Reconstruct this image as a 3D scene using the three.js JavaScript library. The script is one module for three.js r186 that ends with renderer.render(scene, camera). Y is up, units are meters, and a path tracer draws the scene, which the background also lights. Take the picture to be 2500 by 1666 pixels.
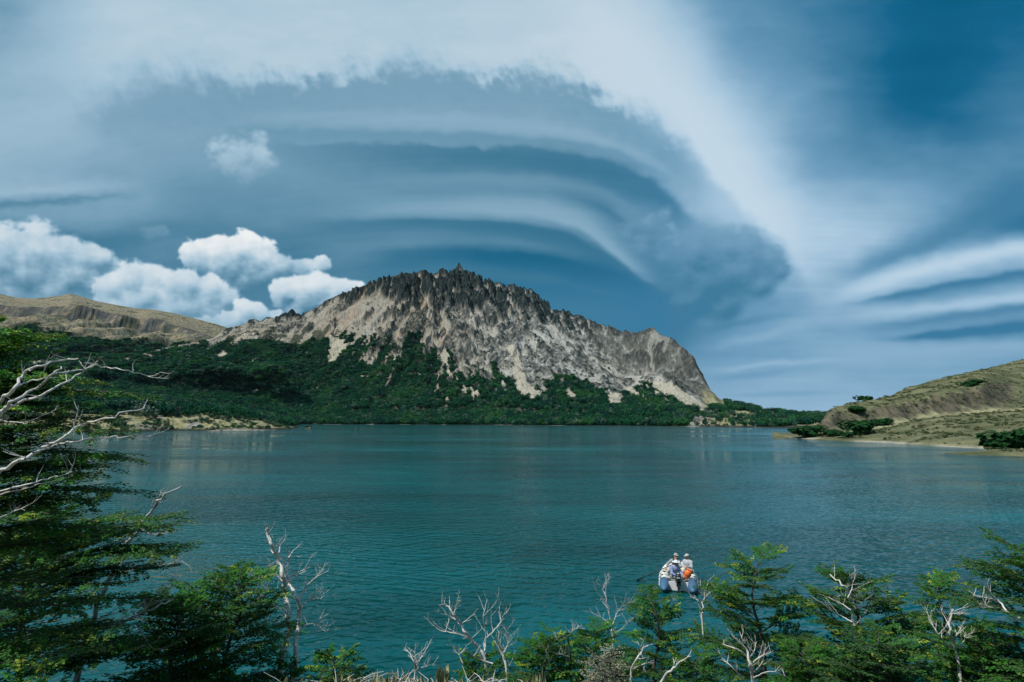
import * as THREE from 'three';
import { MarchingCubes } from 'three/addons/objects/MarchingCubes.js';
import { mergeGeometries } from 'three/addons/utils/BufferGeometryUtils.js';

// ---------------------------------------------------------------- camera, sky, sun, exposure
const EYE = 8, PITCH = 0.137, FOCAL = 1400;              // eye 8 m above the lake, tilted up; focal length of a wide lens on a 2500 wide frame
const scene = new THREE.Scene();
const camera = new THREE.PerspectiveCamera(2 * Math.atan(833 / FOCAL) * 180 / Math.PI, 2500 / 1666, 0.1, 30000);
camera.position.set(0, EYE, 0);
camera.rotation.x = PITCH;
const renderer = new THREE.WebGLRenderer({ antialias: true });
renderer.toneMapping = THREE.LinearToneMapping;
renderer.toneMappingExposure = 1.0;
renderer.shadowMap.enabled = true;
renderer.setSize(1024, 682);

const skyTexture = makeSky();
scene.background = skyTexture;
scene.environment = skyTexture;

const sun = new THREE.DirectionalLight(new THREE.Color().setRGB(1, 0.975, 0.92), 4.6);
sun.position.set(-820, 1250, 470);
sun.castShadow = true;
sun.shadow.radius = 1.5;
sun.shadow.mapSize.set(4096, 4096);
Object.assign(sun.shadow.camera, { left: -2200, right: 2200, top: 2200, bottom: -2200, near: 1, far: 9000 });
scene.add(sun, sun.target);
scene.fog = new THREE.FogExp2(new THREE.Color().setRGB(0.5, 0.68, 0.85), 0.000006);

// ---------------------------------------------------------------- helpers
// A sighting taken from the lookout: (u, v) on the survey sheet -> bearing a = x / depth and slope e = (y - EYE) / depth.
function sighting(u, v) {
  const c = Math.cos(PITCH), s = Math.sin(PITCH), dx = (u - 1250) / FOCAL, dy = (833 - v) / FOCAL, w = c - dy * s;
  return [dx / w, (s + dy * c) / w];
}
function at(u, v, d) { const [a, e] = sighting(u, v); return new THREE.Vector3(a * d, EYE + e * d, -d); }
function rng(seed) { let t = seed >>> 0; return () => { t = (t + 0x6d2b79f5) | 0; let r = Math.imul(t ^ (t >>> 15), 1 | t); r = (r + Math.imul(r ^ (r >>> 7), 61 | r)) ^ r; return ((r ^ (r >>> 14)) >>> 0) / 4294967296; }; }
function clamp(x, a = 0, b = 1) { return x < a ? a : x > b ? b : x; }
function sstep(a, b, x) { const t = clamp((x - a) / (b - a)); return t * t * (3 - 2 * t); }
function lerp(a, b, t) { return a + (b - a) * t; }
function noiseTable() { const r = rng(77), p = new Uint8Array(512), q = [...Array(256).keys()]; for (let i = 255; i > 0; i--) { const j = Math.floor(r() * (i + 1)); [q[i], q[j]] = [q[j], q[i]]; } for (let i = 0; i < 512; i++) p[i] = q[i & 255]; return p; }
function grad2(h, x, y) { switch (h & 7) { case 0: return x + y; case 1: return x - y; case 2: return -x + y; case 3: return -x - y; case 4: return 1.4 * x; case 5: return -1.4 * x; case 6: return 1.4 * y; default: return -1.4 * y; } }
function noise(x, y) {
  const p = noise.p ||= noiseTable(), X = Math.floor(x), Y = Math.floor(y), fx = x - X, fy = y - Y;
  const u = fx * fx * fx * (fx * (fx * 6 - 15) + 10), v = fy * fy * fy * (fy * (fy * 6 - 15) + 10), xi = X & 255, yi = Y & 255;
  const a = p[xi] + yi, b = p[xi + 1] + yi;
  const n0 = grad2(p[a], fx, fy), n1 = grad2(p[b], fx - 1, fy), n2 = grad2(p[a + 1], fx, fy - 1), n3 = grad2(p[b + 1], fx - 1, fy - 1);
  return lerp(lerp(n0, n1, u), lerp(n2, n3, u), v);
}
function fbm(x, y, o = 4, g = 0.5) { let s = 0, a = 0.5, t = 0; for (let i = 0; i < o; i++) { s += a * noise(x, y); t += a; x = x * 2.03 + 17.3; y = y * 2.03 + 5.7; a *= g; } return s / t; }
function ridged(x, y, o = 4) { let s = 0, a = 0.5, t = 0; for (let i = 0; i < o; i++) { const n = 1 - Math.abs(noise(x, y)) * 1.6; s += a * n * n; t += a; x = x * 2.1 + 11.1; y = y * 2.1 + 3.7; a *= 0.5; } return s / t; }
function table(knots) {                                  // sorted [x, y] knots -> piecewise smooth function
  const k = knots.slice().sort((p, q) => p[0] - q[0]);
  return (x) => {
    if (x <= k[0][0]) return k[0][1];
    for (let i = 1; i < k.length; i++) if (x <= k[i][0]) { const t = (x - k[i - 1][0]) / (k[i][0] - k[i - 1][0]); return lerp(k[i - 1][1], k[i][1], t); }
    return k[k.length - 1][1];
  };
}
function sampled(f, lo, hi, n, blur = 0) {               // a table read often: sampled evenly, optionally smoothed
  let v = new Float32Array(n + 1);
  for (let i = 0; i <= n; i++) v[i] = f(lo + (hi - lo) * i / n);
  if (blur) for (let pass = 0; pass < 3; pass++) {
    const r = Math.max(1, Math.round(blur / (hi - lo) * n)), w = new Float32Array(n + 1);
    for (let i = 0; i <= n; i++) { let s = 0; for (let j = -r; j <= r; j++) s += v[clamp(i + j, 0, n)]; w[i] = s / (2 * r + 1); }
    v = w;
  }
  return (x) => { const t = clamp((x - lo) / (hi - lo)) * n, i = Math.min(n - 1, Math.floor(t)); return lerp(v[i], v[i + 1], t - i); };
}
function inside(poly, x, y) { let c = false; for (let i = 0, j = poly.length - 1; i < poly.length; j = i++) { const [xi, yi] = poly[i], [xj, yj] = poly[j]; if ((yi > y) !== (yj > y) && x < (xj - xi) * (y - yi) / (yj - yi) + xi) c = !c; } return c; }
function edgeDistance(poly, x, y) { let m = 1e9; for (let i = 0, j = poly.length - 1; i < poly.length; j = i++) { const [ax, ay] = poly[j], [bx, by] = poly[i], dx = bx - ax, dy = by - ay, t = clamp(((x - ax) * dx + (y - ay) * dy) / (dx * dx + dy * dy + 1e-9)); const d = Math.hypot(x - ax - t * dx, y - ay - t * dy); if (d < m) m = d; } return m; }
const taken = {};
function numbered(name) { const n = taken[name] = (taken[name] ?? -1) + 1; return n ? name + '_' + String(n).padStart(3, '0') : name; }
function tag(o, label, category, group, kind) { Object.assign(o.userData, { label }); if (category) o.userData.category = category; if (group) o.userData.group = group; if (kind) o.userData.kind = kind; return o; }
function mesh(name, geometry, material, parent) { const m = new THREE.Mesh(geometry, material); m.name = parent ? name : numbered(name); m.castShadow = m.receiveShadow = true; (parent || scene).add(m); return m; }
function thing(name, label, category, pos, group) { const g = new THREE.Group(); g.name = numbered(name); g.position.copy(pos); scene.add(g); tag(g, label, category, group); return g; }
function lin(r, g, b) { return new THREE.Color().setRGB(r, g, b); }
function tileTexture(n, f, repeat, srgb) {               // f(s, t) -> [r, g, b] in 0..1
  const d = new Uint8Array(n * n * 4);
  for (let j = 0; j < n; j++) for (let i = 0; i < n; i++) { const c = f(i / n, j / n), k = (j * n + i) * 4; d[k] = clamp(c[0]) * 255; d[k + 1] = clamp(c[1]) * 255; d[k + 2] = clamp(c[2]) * 255; d[k + 3] = 255; }
  const t = new THREE.DataTexture(d, n, n, THREE.RGBAFormat); t.magFilter = THREE.LinearFilter; t.minFilter = THREE.LinearMipmapLinearFilter; t.generateMipmaps = true;
  t.wrapS = t.wrapT = THREE.RepeatWrapping; t.repeat.set(repeat, repeat); if (srgb) t.colorSpace = THREE.SRGBColorSpace; t.needsUpdate = true; return t;
}
function wrapNoise(s, t, f, o, seedx = 0) {              // noise that repeats over the unit square
  const n = (x, y) => fbm(x * f + seedx, y * f + seedx * 1.7, o);
  const a = sstep(0, 1, s), b = sstep(0, 1, t);
  const ws = s < 0.25 ? s / 0.25 : 1, wt = t < 0.25 ? t / 0.25 : 1;
  const v0 = lerp(n(s + 1, t), n(s, t), sstep(0, 1, ws)), v1 = lerp(n(s + 1, t + 1), n(s, t + 1), sstep(0, 1, ws));
  return lerp(v1, v0, sstep(0, 1, wt));
}

// ---------------------------------------------------------------- the sky: air, a lenticular wave cloud, veils and fair-weather cumulus, charted by direction
function makeSky() {
  const W = 4096, Hh = 2048, data = new Float32Array(W * Hh * 4), c = Math.cos(PITCH), s = Math.sin(PITCH), K = 1.0625;
  // colour of air and cloud by density: thin air over dark space, then cloud ever paler (linear rgb)
  const S = (r, g, b) => [r, g, b].map((x) => { x /= 255; return x <= 0.04045 ? x / 12.92 : ((x + 0.055) / 1.055) ** 2.4; });
  const ramp = [[0, S(0, 86, 122)], [0.15, S(18, 100, 140)], [0.3, S(64, 125, 161)], [0.5, S(110, 157, 189)], [0.75, S(161, 194, 218)], [1, S(200, 219, 233)], [1.3, S(240, 243, 245)]];
  const greys = [[0, S(2, 88, 118)], [0.15, S(22, 98, 132)], [0.3, S(66, 121, 148)], [0.5, S(111, 153, 178)], [0.75, S(161, 192, 211)], [1, S(202, 217, 227)], [1.3, S(242, 244, 244)]];
  const pick = (r, v, out) => { let i = 1; while (i < r.length - 1 && v > r[i][0]) i++; const t = clamp((v - r[i - 1][0]) / (r[i][0] - r[i - 1][0])); for (let k = 0; k < 3; k++) out[k] = lerp(r[i - 1][1][k], r[i][1][k], t); return out; };
  // broad density of the veil on a coarse chart
  const gx = 235.3, gy = 130, G = [
    [0.52, 0.82, 0.82, 0.82, 0.82, 0.84, 0.84, 0.46, 0.3, 0.1, 0.12],
    [0.62, 0.82, 0.85, 0.86, 0.86, 0.88, 0.94, 0.56, 0.34, 0.1, 0.2],
    [0.68, 0.72, 0.76, 0.78, 0.8, 0.8, 0.88, 0.78, 0.42, 0.15, 0.3],
    [0.64, 0.6, 0.55, 0.54, 0.5, 0.5, 0.52, 0.86, 0.5, 0.42, 0.36],
    [0.5, 0.49, 0.46, 0.46, 0.48, 0.47, 0.44, 0.7, 0.8, 0.6, 0.2],
    [0.3, 0.3, 0.32, 0.32, 0.28, 0.22, 0.16, 0.36, 0.66, 0.55, 0.62],
    [0.4, 0.4, 0.4, 0.36, 0.26, 0.16, 0.12, 0.4, 0.52, 0.5, 0.42],
    [0.5, 0.5, 0.5, 0.5, 0.5, 0.45, 0.45, 0.55, 0.56, 0.54, 0.52],
    [0.55, 0.55, 0.55, 0.55, 0.55, 0.55, 0.55, 0.58, 0.58, 0.56, 0.55]];
  const cub = (a, b, d, e, t) => b + 0.5 * t * (d - a + t * (2 * a - 5 * b + 4 * d - e + t * (3 * (b - d) + e - a)));
  const veil = (x, y) => {
    const X = clamp(x / gx, 0, 10), Y = clamp(y / gy, 0, 8), i = Math.min(9, Math.floor(X)), j = Math.min(7, Math.floor(Y)), col = [];
    for (let k = -1; k <= 2; k++) { const row = G[clamp(j + k, 0, 8)]; col.push(cub(row[clamp(i - 1, 0, 10)], row[i], row[i + 1], row[clamp(i + 2, 0, 10)], X - i)); }
    return cub(col[0], col[1], col[2], col[3], Y - j);
  };
  // long features: centre line, reach above and below it, strength
  const F = (v, knots, opt = {}) => { const ax = (n) => table(knots.map((k) => [k[0], k[n]])); const lo = knots[0][0], hi = knots[knots.length - 1][0];
    return { v, lo: lo - 90, hi: hi + 90, y: sampled(ax(1), lo, hi, 160, (hi - lo) / 40), up: sampled(ax(2), lo, hi, 60), dn: sampled(ax(3), lo, hi, 60), al: sampled(ax(4), lo, hi, 60), x0: lo, x1: hi, warp: 10, scale: 70, ends: 80, ...opt }; };
  const features = [
    // the great wave cloud: its torn upper rim and grey body
    F(0.5, [[120, 345, 40, 60, 0.3], [250, 270, 40, 140, 0.7], [400, 228, 30, 170, 0.85], [520, 215, 28, 190, 0.9], [650, 222, 26, 190, 0.9], [800, 200, 26, 200, 0.9], [950, 188, 26, 210, 0.9], [1100, 200, 26, 200, 0.9], [1250, 208, 24, 190, 0.9], [1340, 230, 20, 170, 0.95], [1430, 275, 18, 150, 0.95], [1510, 318, 18, 130, 0.95], [1590, 380, 18, 110, 0.9], [1650, 460, 18, 70, 0.7]], { warp: 36, scale: 46, torn: 1, ends: 120 }),
    F(0.63, [[600, 262, 14, 22, 0.4], [850, 270, 14, 24, 0.6], [1050, 272, 16, 26, 0.75], [1250, 292, 16, 26, 0.75], [1400, 325, 14, 26, 0.7], [1500, 372, 14, 26, 0.5], [1570, 425, 12, 20, 0.3]], { warp: 8 }),
    F(0.25, [[640, 342, 8, 60, 0.3], [850, 334, 8, 90, 0.6], [1050, 346, 9, 100, 0.85], [1250, 346, 10, 110, 0.95], [1400, 376, 12, 110, 0.95], [1500, 424, 14, 100, 0.9], [1560, 476, 16, 80, 0.8], [1610, 540, 18, 60, 0.5]], { warp: 14, scale: 60, torn: 0.22 }),
    F(0.4, [[520, 300, 14, 40, 0.3], [800, 306, 12, 36, 0.5], [1050, 312, 12, 34, 0.6], [1300, 326, 12, 34, 0.6], [1450, 362, 12, 34, 0.5], [1560, 428, 12, 30, 0.3]], { warp: 10, scale: 80 }),
    F(0.47, [[860, 412, 16, 18, 0.5], [1050, 408, 16, 18, 0.7], [1250, 414, 16, 18, 0.7], [1400, 446, 16, 18, 0.6], [1480, 500, 14, 18, 0.4]], { warp: 8, scale: 90 }),
    F(0.28, [[900, 444, 10, 16, 0.4], [1100, 440, 12, 18, 0.7], [1280, 446, 12, 20, 0.8], [1400, 480, 12, 24, 0.8], [1470, 545, 12, 24, 0.6]], { warp: 8, scale: 90 }),
    F(0.4, [[400, 460, 60, 40, 0.6], [600, 455, 60, 50, 0.6], [800, 470, 40, 40, 0.3]], { warp: 20 }),
    F(0.6, [[800, 478, 40, 20, 0.2], [950, 482, 50, 16, 0.6], [1100, 484, 60, 12, 0.85], [1250, 494, 60, 12, 0.95], [1340, 520, 50, 12, 0.95], [1410, 575, 40, 14, 0.9], [1465, 630, 40, 14, 0.8], [1530, 668, 40, 14, 0.5]], { warp: 5 }),
    F(0.24, [[700, 520, 20, 50, 0.5], [950, 508, 10, 44, 0.8], [1150, 514, 9, 46, 0.95], [1300, 537, 10, 48, 0.95], [1390, 590, 10, 46, 0.95], [1450, 640, 12, 40, 0.7]], { warp: 5 }),
    F(0.38, [[820, 535, 14, 18, 0.4], [1000, 546, 14, 18, 0.7], [1200, 562, 14, 18, 0.8], [1320, 592, 14, 18, 0.5]], { warp: 6 }),
    F(0.08, [[860, 588, 16, 40, 0.4], [1050, 580, 18, 40, 0.7], [1250, 596, 20, 36, 0.95], [1380, 628, 20, 30, 0.9], [1480, 662, 18, 24, 0.5]], { warp: 6 }),
    F(0.26, [[1080, 628, 12, 14, 0.6], [1250, 646, 14, 16, 0.7], [1400, 678, 14, 16, 0.7], [1560, 730, 14, 16, 0.4]], { warp: 6 }),
    F(0.04, [[1120, 676, 30, 60, 0.6], [1300, 690, 34, 80, 0.95], [1420, 716, 30, 80, 0.95], [1540, 752, 24, 50, 0.6]], { warp: 8 }),
    // bright veil edge sweeping down to the right
    F(0.97, [[1250, -60, 120, 80, 0.3], [1400, 95, 130, 80, 0.7], [1500, 200, 150, 70, 0.85], [1580, 290, 160, 46, 0.9], [1640, 380, 160, 34, 0.9], [1690, 452, 150, 26, 0.95], [1750, 500, 130, 20, 0.95], [1815, 550, 110, 24, 0.85], [1880, 640, 110, 60, 0.4]], { warp: 34, scale: 95, torn: 0.3, ends: 140 }),
    F(0.3, [[1940, 640, 30, 20, 0.6], [2040, 596, 40, 24, 0.75], [2150, 556, 46, 26, 0.8], [2353, 462, 60, 40, 0.9]], { warp: 16 }),
    F(0.92, [[1900, 690, 30, 24, 0.3], [1990, 660, 26, 22, 0.8], [2080, 630, 26, 26, 0.95], [2200, 600, 26, 30, 0.95], [2353, 566, 26, 36, 0.95]], { warp: 9 }),
    F(0.27, [[1975, 696, 5, 8, 0.5], [2060, 678, 7, 16, 0.9], [2200, 652, 9, 24, 0.95], [2353, 626, 10, 26, 0.95]], { warp: 6 }),
    F(0.8, [[1960, 726, 18, 14, 0.5], [2100, 712, 14, 14, 0.75], [2353, 684, 14, 14, 0.9]], { warp: 7 }),
    F(0.3, [[2010, 752, 10, 18, 0.6], [2150, 734, 10, 18, 0.8], [2353, 706, 12, 20, 0.9]], { warp: 7 }),
    F(0.1, [[2060, 780, 8, 8, 0.7], [2180, 768, 12, 14, 0.95], [2353, 750, 16, 18, 0.95]], { warp: 6 }),
    F(0.64, [[1900, 822, 30, 30, 0.5], [2150, 806, 20, 30, 0.7], [2353, 792, 18, 30, 0.7]], { warp: 9 }),
    F(0.3, [[1560, 772, 14, 12, 0.5], [1680, 748, 12, 10, 0.75], [1800, 724, 9, 8, 0.4]], { warp: 6 }),
    F(0.66, [[1640, 800, 20, 14, 0.5], [1760, 770, 16, 14, 0.6], [1900, 740, 30, 20, 0.5]], { warp: 10 }),
    F(0.4, [[1640, 872, 6, 8, 0.7], [1730, 862, 8, 8, 0.7], [1850, 846, 5, 6, 0.3]], { warp: 5 }),
    F(0.72, [[1660, 850, 8, 6, 0.6], [1800, 834, 8, 6, 0.6], [1960, 826, 6, 6, 0.3]], { warp: 6 }),
    F(0.4, [[1680, 908, 5, 7, 0.6], [1800, 905, 6, 7, 0.8], [1940, 902, 5, 5, 0.4]], { warp: 3 }),
    F(0.32, [[-100, 478, 8, 14, 0.8], [120, 462, 7, 10, 0.7], [290, 448, 6, 8, 0.3]], { warp: 9, scale: 40 }),
    F(0.74, [[-100, 450, 22, 10, 0.7], [150, 436, 18, 9, 0.6], [320, 424, 14, 10, 0.2]], { warp: 9, scale: 40 }),
    F(0.72, [[-100, 300, 60, 60, 0.6], [120, 285, 50, 60, 0.6], [260, 340, 30, 40, 0.3]], { warp: 24, scale: 90 }),
    F(0.2, [[-100, 520, 20, 30, 0.7], [200, 560, 30, 30, 0.6], [420, 520, 30, 60, 0.4], [700, 560, 60, 60, 0.4]], { warp: 12 }),
  ];
  // cumulus: round heads, flat grey undersides. [x, y, r]
  const heaps = [
    { soft: 0.75, y0: 405, y1: 310, lo: 0.62, hi: 0.86, al: 0.8, p: [[556, 352, 62], [515, 362, 46], [598, 366, 44], [560, 390, 46]] },
    { soft: 0.5, y0: 545, y1: 520, lo: 0.42, hi: 0.5, al: 0.45, p: [[345, 537, 26], [372, 534, 18]] },
    { soft: 0.55, y0: 770, y1: 640, lo: 0.52, hi: 0.8, al: 0.95, p: [[40, 690, 80], [150, 690, 70], [250, 680, 70], [340, 700, 70], [430, 720, 60], [520, 735, 46], [600, 745, 36], [660, 740, 30], [-60, 690, 90], [120, 740, 70], [280, 750, 70]] },
    { soft: 0.3, y0: 690, y1: 505, lo: 0.46, hi: 0.94, al: 1, p: [[262, 632, 44], [10, 565, 66], [70, 555, 56], [130, 570, 58], [185, 588, 44], [225, 590, 32], [60, 620, 80], [150, 640, 74], [-40, 620, 90], [210, 650, 50], [20, 690, 60], [-90, 600, 90], [110, 690, 50]] },
    { soft: 0.12, y0: 655, y1: 535, lo: 0.46, hi: 1.16, al: 1, p: [[452, 590, 44], [498, 572, 46], [556, 568, 40], [600, 588, 44], [646, 606, 36], [690, 618, 32], [744, 606, 20], [530, 610, 56], [600, 628, 40], [560, 640, 30], [720, 636, 22]] },
    { soft: 0.22, y0: 750, y1: 600, lo: 0.52, hi: 0.98, al: 1, p: [[300, 630, 38], [345, 636, 38], [392, 650, 36], [430, 642, 34], [476, 660, 36], [515, 684, 34], [330, 680, 54], [420, 696, 52], [490, 715, 40], [250, 660, 44], [370, 720, 50], [545, 722, 24], [270, 700, 50]] },
    { soft: 0.18, y0: 745, y1: 690, lo: 0.62, hi: 1.0, al: 1, p: [[560, 706, 24], [596, 716, 26], [636, 722, 20], [662, 726, 16], [520, 740, 34], [470, 750, 30], [580, 740, 26], [430, 755, 30], [630, 745, 20]] },
    { soft: 0.2, y0: 715, y1: 635, lo: 0.56, hi: 1.04, al: 1, p: [[646, 662, 30], [690, 652, 32], [736, 650, 34], [780, 658, 30], [816, 668, 22], [700, 680, 36], [760, 684, 34], [640, 690, 22], [670, 712, 24], [800, 690, 24]] },
    { soft: 0.5, calm: 0.45, y0: 720, y1: 500, lo: 0.27, hi: 0.42, al: 0.85, p: [[1600, 570, 66], [1660, 560, 62], [1715, 560, 56], [1765, 590, 48], [1790, 620, 36], [1690, 620, 80], [1620, 640, 70], [1745, 650, 50], [1580, 690, 60], [1660, 700, 60]] },
    { soft: 1.6, y0: 620, y1: 480, lo: 0.58, hi: 0.66, al: 0.8, p: [[1440, 520, 34], [1490, 505, 26], [1530, 490, 24], [1470, 560, 34], [1520, 580, 30], [1545, 525, 18], [1555, 560, 20]] },
  ];
  for (const h of heaps) { h.x0 = Math.min(...h.p.map((q) => q[0] - q[2])) - 40; h.x1 = Math.max(...h.p.map((q) => q[0] + q[2])) + 40; h.t = Math.min(...h.p.map((q) => q[1] - q[2])) - 40; h.b = Math.max(...h.p.map((q) => q[1] + q[2])) + 40; }
  const heapAt = (h, x, y) => { let m = 0; for (const q of h.p) { const d = Math.hypot(x - q[0], (y - q[1]) * 1.12) / q[2]; m += Math.exp(5 - 5 * d); } return Math.log(m + 1e-6) / 5; };
  const A = [0, 0, 0], B = [0, 0, 0];
  for (let j = Hh / 2 - 2; j < Hh; j++) {
    const el = ((j + 0.5) / Hh - 0.5) * Math.PI, ce = Math.cos(el), dy = Math.sin(el);
    for (let i = 0; i < W; i++) {
      const th = ((i + 0.5) / W - 0.5) * 2 * Math.PI, dx = ce * Math.cos(th), dz = ce * Math.sin(th);
      // the sky at large: broken veil on a high deck
      const q = 1 / (Math.max(0, dy) + 0.22), X = dx * q, Z = dz * q;
      const f = -dz * c + dy * s;                        // towards the mountain
      let x = 0, y = 0, w = 0;
      if (f > 0.25) { x = (1250 + FOCAL * dx / f) / K; y = (833 - FOCAL * (dy * c + dz * s) / f) / K; w = sstep(-420, 0, x) * sstep(2773, 2353, x) * sstep(-420, -20, y); }
      let v = 0, grey = 0.5;
      if (w < 1) v = 0.5 + 0.42 * fbm(X * 1.3 + 4, Z * 1.3, 4) + 0.1 * fbm(X * 6, Z * 4 + 9, 3);
      if (w > 0) {
        const wx = 26 * fbm(x / 130, y / 80 + 3, 3), wy = 20 * fbm(x / 150 + 9, y / 90, 3);
        const fine = fbm(x / 60 + 2, y / 26, 4);
        let u = veil(x + wx, y + wy);
        u += 0.06 * fbm(x / 210 - y / 500, y / 60 + x / 900, 4) + 0.025 * fine;
        // fibres drawn out by the wind, level low down and slanting high up
        const slant = x * 0.34 * sstep(700, 300, y) * sstep(900, 1400, x);
        u += 0.07 * fbm((x + y * 0.3) / 320, (y - slant) / 22, 3) * sstep(1500, 1900, x) * sstep(400, 620, y);
        for (const ft of features) {
          if (x < ft.lo || x > ft.hi) continue;
          const xx = clamp(x, ft.x0, ft.x1), yc = ft.y(xx);
          let d = y - yc; if (d > 700 || d < -700) continue;
          d += ft.warp * fbm(x / ft.scale + ft.v * 31, y / (ft.scale * 0.6), 3);
          let up = ft.up(xx);
          if (ft.torn) { const n = fbm((x * 0.86 - y * 0.5) / 38, (x * 0.5 + y * 0.86) / 88, 5, 0.62), soft = 0.9 + 1.1 * noise(x / 150 + 3, 1.7); d += ft.torn * 58 * n * sstep(80, -40, d); up *= 1 + ft.torn * soft; }
          const a = d < 0 ? d / up : d / ft.dn(xx);
          const k = ft.al(xx) * Math.exp(-a * a * 1.1) * sstep(ft.lo, ft.x0 + ft.ends, x) * sstep(ft.hi, ft.x1 - (ft.x1 > 2300 ? -60 : ft.ends), x);
          u += (ft.v - u) * k;
        }
        { const band = sstep(180, 260, y) * sstep(1650, 1450, x); u += band * 0.022 * fbm(x / 420 + 3, (y - 0.00016 * (x - 1050) ** 2) / 11, 4, 0.6); }
        grey = sstep(1750, 1250, x) * 0.9;
        for (const h of heaps) {
          if (x < h.x0 || x > h.x1 || y < h.t || y > h.b) continue;
          const n = fbm(x / 58 + 5, y / 40, 5, 0.55), n2 = fbm(x / 17, y / 13 + 4, 5, 0.6);
          const sx = x + 12 * n2, sy = y + 12 * n;
          const d0 = heapAt(h, sx, sy) + (0.34 + 0.5 * h.soft) * n * (h.calm ?? 1) + 0.13 * n2 * (h.calm ?? 1);
          const al = h.al * sstep(0, 0.1 + h.soft, d0 + 0.04);
          if (al <= 0) continue;
          const d1 = heapAt(h, sx - 12, sy - 24) + 0.34 * fbm((x - 12) / 58 + 5, (y - 24) / 40, 5, 0.55);
          const lift = clamp((h.y0 - y) / (h.y0 - h.y1));
          let bv = lerp(h.lo, h.hi, sstep(0, 0.95, lift + 0.25 * n)) + clamp((d0 - d1) * 0.34, -0.14, 0.14) * (1 - h.soft) + 0.12 * n * (h.calm ?? 1) ** 2;
          bv = lerp(bv, u, 0.06);
          u = lerp(u, bv, al); grey = lerp(grey, x > 1300 ? 0.4 : 1, al);
        }
        v = lerp(v, u, w); grey = lerp(0.5, grey, w);
      }
      // thick air near the ground
      const hz = Math.exp(-Math.max(0, dy) * 16); v = lerp(v, 0.7, 0.65 * hz);
      pick(ramp, v, A); pick(greys, v, B);
      const k = (j * W + i) * 4; for (let n = 0; n < 3; n++) data[k + n] = lerp(A[n], B[n], grey); data[k + 3] = 1;
    }
  }
  // the air low over the horizon is never far darker than the sky above it
  {
    const rows = (deg) => Math.round((deg / 180 + 0.5) * Hh), pool = [[], [], []];
    for (let j = rows(10); j < rows(20); j += 3) for (let i = 0; i < W; i += 7) for (let n = 0; n < 3; n++) pool[n].push(data[(j * W + i) * 4 + n]);
    const usual = pool.map((q) => q.sort((a, b) => a - b)[q.length >> 1]), um = (usual[0] + usual[1] + usual[2]) / 3;
    for (let j = Hh / 2 - 2; j < rows(18); j++) { const w = sstep(18, 10.2, ((j + 0.5) / Hh - 0.5) * 180); for (let i = 0; i < W; i++) { const k = (j * W + i) * 4, d = w * Math.max(0, 0.615 - (data[k] + data[k + 1] + data[k + 2]) / 3 / um); for (let n = 0; n < 3; n++) data[k + n] += d * usual[n]; } }
  }
  const low = S(70, 110, 130);
  for (let j = 0; j < Hh / 2 - 2; j++) for (let i = 0; i < W; i++) { const k = (j * W + i) * 4; data[k] = low[0]; data[k + 1] = low[1]; data[k + 2] = low[2]; data[k + 3] = 1; }
  const t = new THREE.DataTexture(data, W, Hh, THREE.RGBAFormat, THREE.FloatType);
  t.mapping = THREE.EquirectangularReflectionMapping; t.magFilter = t.minFilter = THREE.LinearFilter; t.wrapS = THREE.RepeatWrapping; t.needsUpdate = true;
  return t;
}

// ---------------------------------------------------------------- the land
// ridge line of the mountain: [u, v] sightings, with the depth of the crest by bearing
const ridgeSights = [[-300, 888], [100, 880], [325, 873], [382, 857], [470, 838], [516, 829], [528, 822], [543, 806], [574, 797], [597, 793], [608, 782], [623, 780], [635, 787], [650, 776], [665, 776], [673, 782], [700, 766], [711, 757], [720, 763], [729, 773], [746, 762], [765, 755], [784, 743], [798, 733], [834, 717], [855, 712], [893, 697], [932, 682], [968, 673], [991, 666], [1009, 669], [1030, 661], [1051, 672], [1066, 666], [1081, 659], [1093, 669], [1108, 664], [1115, 652], [1121, 643], [1126, 653], [1131, 662], [1146, 663], [1158, 675], [1182, 688], [1195, 681], [1206, 693], [1221, 689], [1235, 703], [1256, 699], [1265, 709], [1279, 701], [1287, 708], [1295, 705], [1313, 721], [1337, 751], [1354, 764], [1378, 765], [1400, 772], [1436, 783], [1447, 792], [1471, 793], [1486, 802], [1507, 814], [1534, 821], [1564, 819], [1576, 810], [1587, 805], [1599, 808], [1614, 820], [1641, 836], [1668, 856], [1685, 867], [1697, 882], [1706, 903], [1718, 927], [1727, 951], [1735, 967], [1757, 977], [1804, 991], [1850, 998], [1880, 1004], [1945, 1011], [2020, 1015], [2200, 1020], [2500, 1022]];
const ridgeDepthU = table([[-300, 1250], [100, 1300], [325, 1400], [382, 1500], [528, 1750], [700, 1850], [1122, 1900], [1300, 1800], [1584, 1500], [1735, 1260], [1850, 1250], [2020, 1300], [2500, 1400]]);
const A0 = -1.05, A1 = 0.95;
const ridgeRaw = table(ridgeSights.map(([u, v]) => { const [a, e] = sighting(u, v); return [a, e * ridgeDepthU(u) + EYE]; }));
const ridgeH = sampled(ridgeRaw, A0, A1, 3000), ridgeSoft = sampled(ridgeRaw, A0, A1, 1500, 0.016);
const byBearing = (knots) => sampled(table(knots.map(([u, y]) => [sighting(u, 1000)[0], y])), A0, A1, 800, 0.006);
const ridgeD = byBearing([[-300, 1250], [100, 1300], [325, 1400], [382, 1500], [528, 1750], [700, 1850], [1122, 1900], [1300, 1800], [1584, 1500], [1735, 1260], [1850, 1250], [2020, 1300], [2500, 1400]]);
const shoreD = byBearing([[-300, 900], [300, 960], [740, 1085], [900, 1060], [1150, 960], [1300, 880], [1500, 800], [1650, 730], [1750, 640], [1950, 590], [2100, 600], [2500, 640]]);
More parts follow.
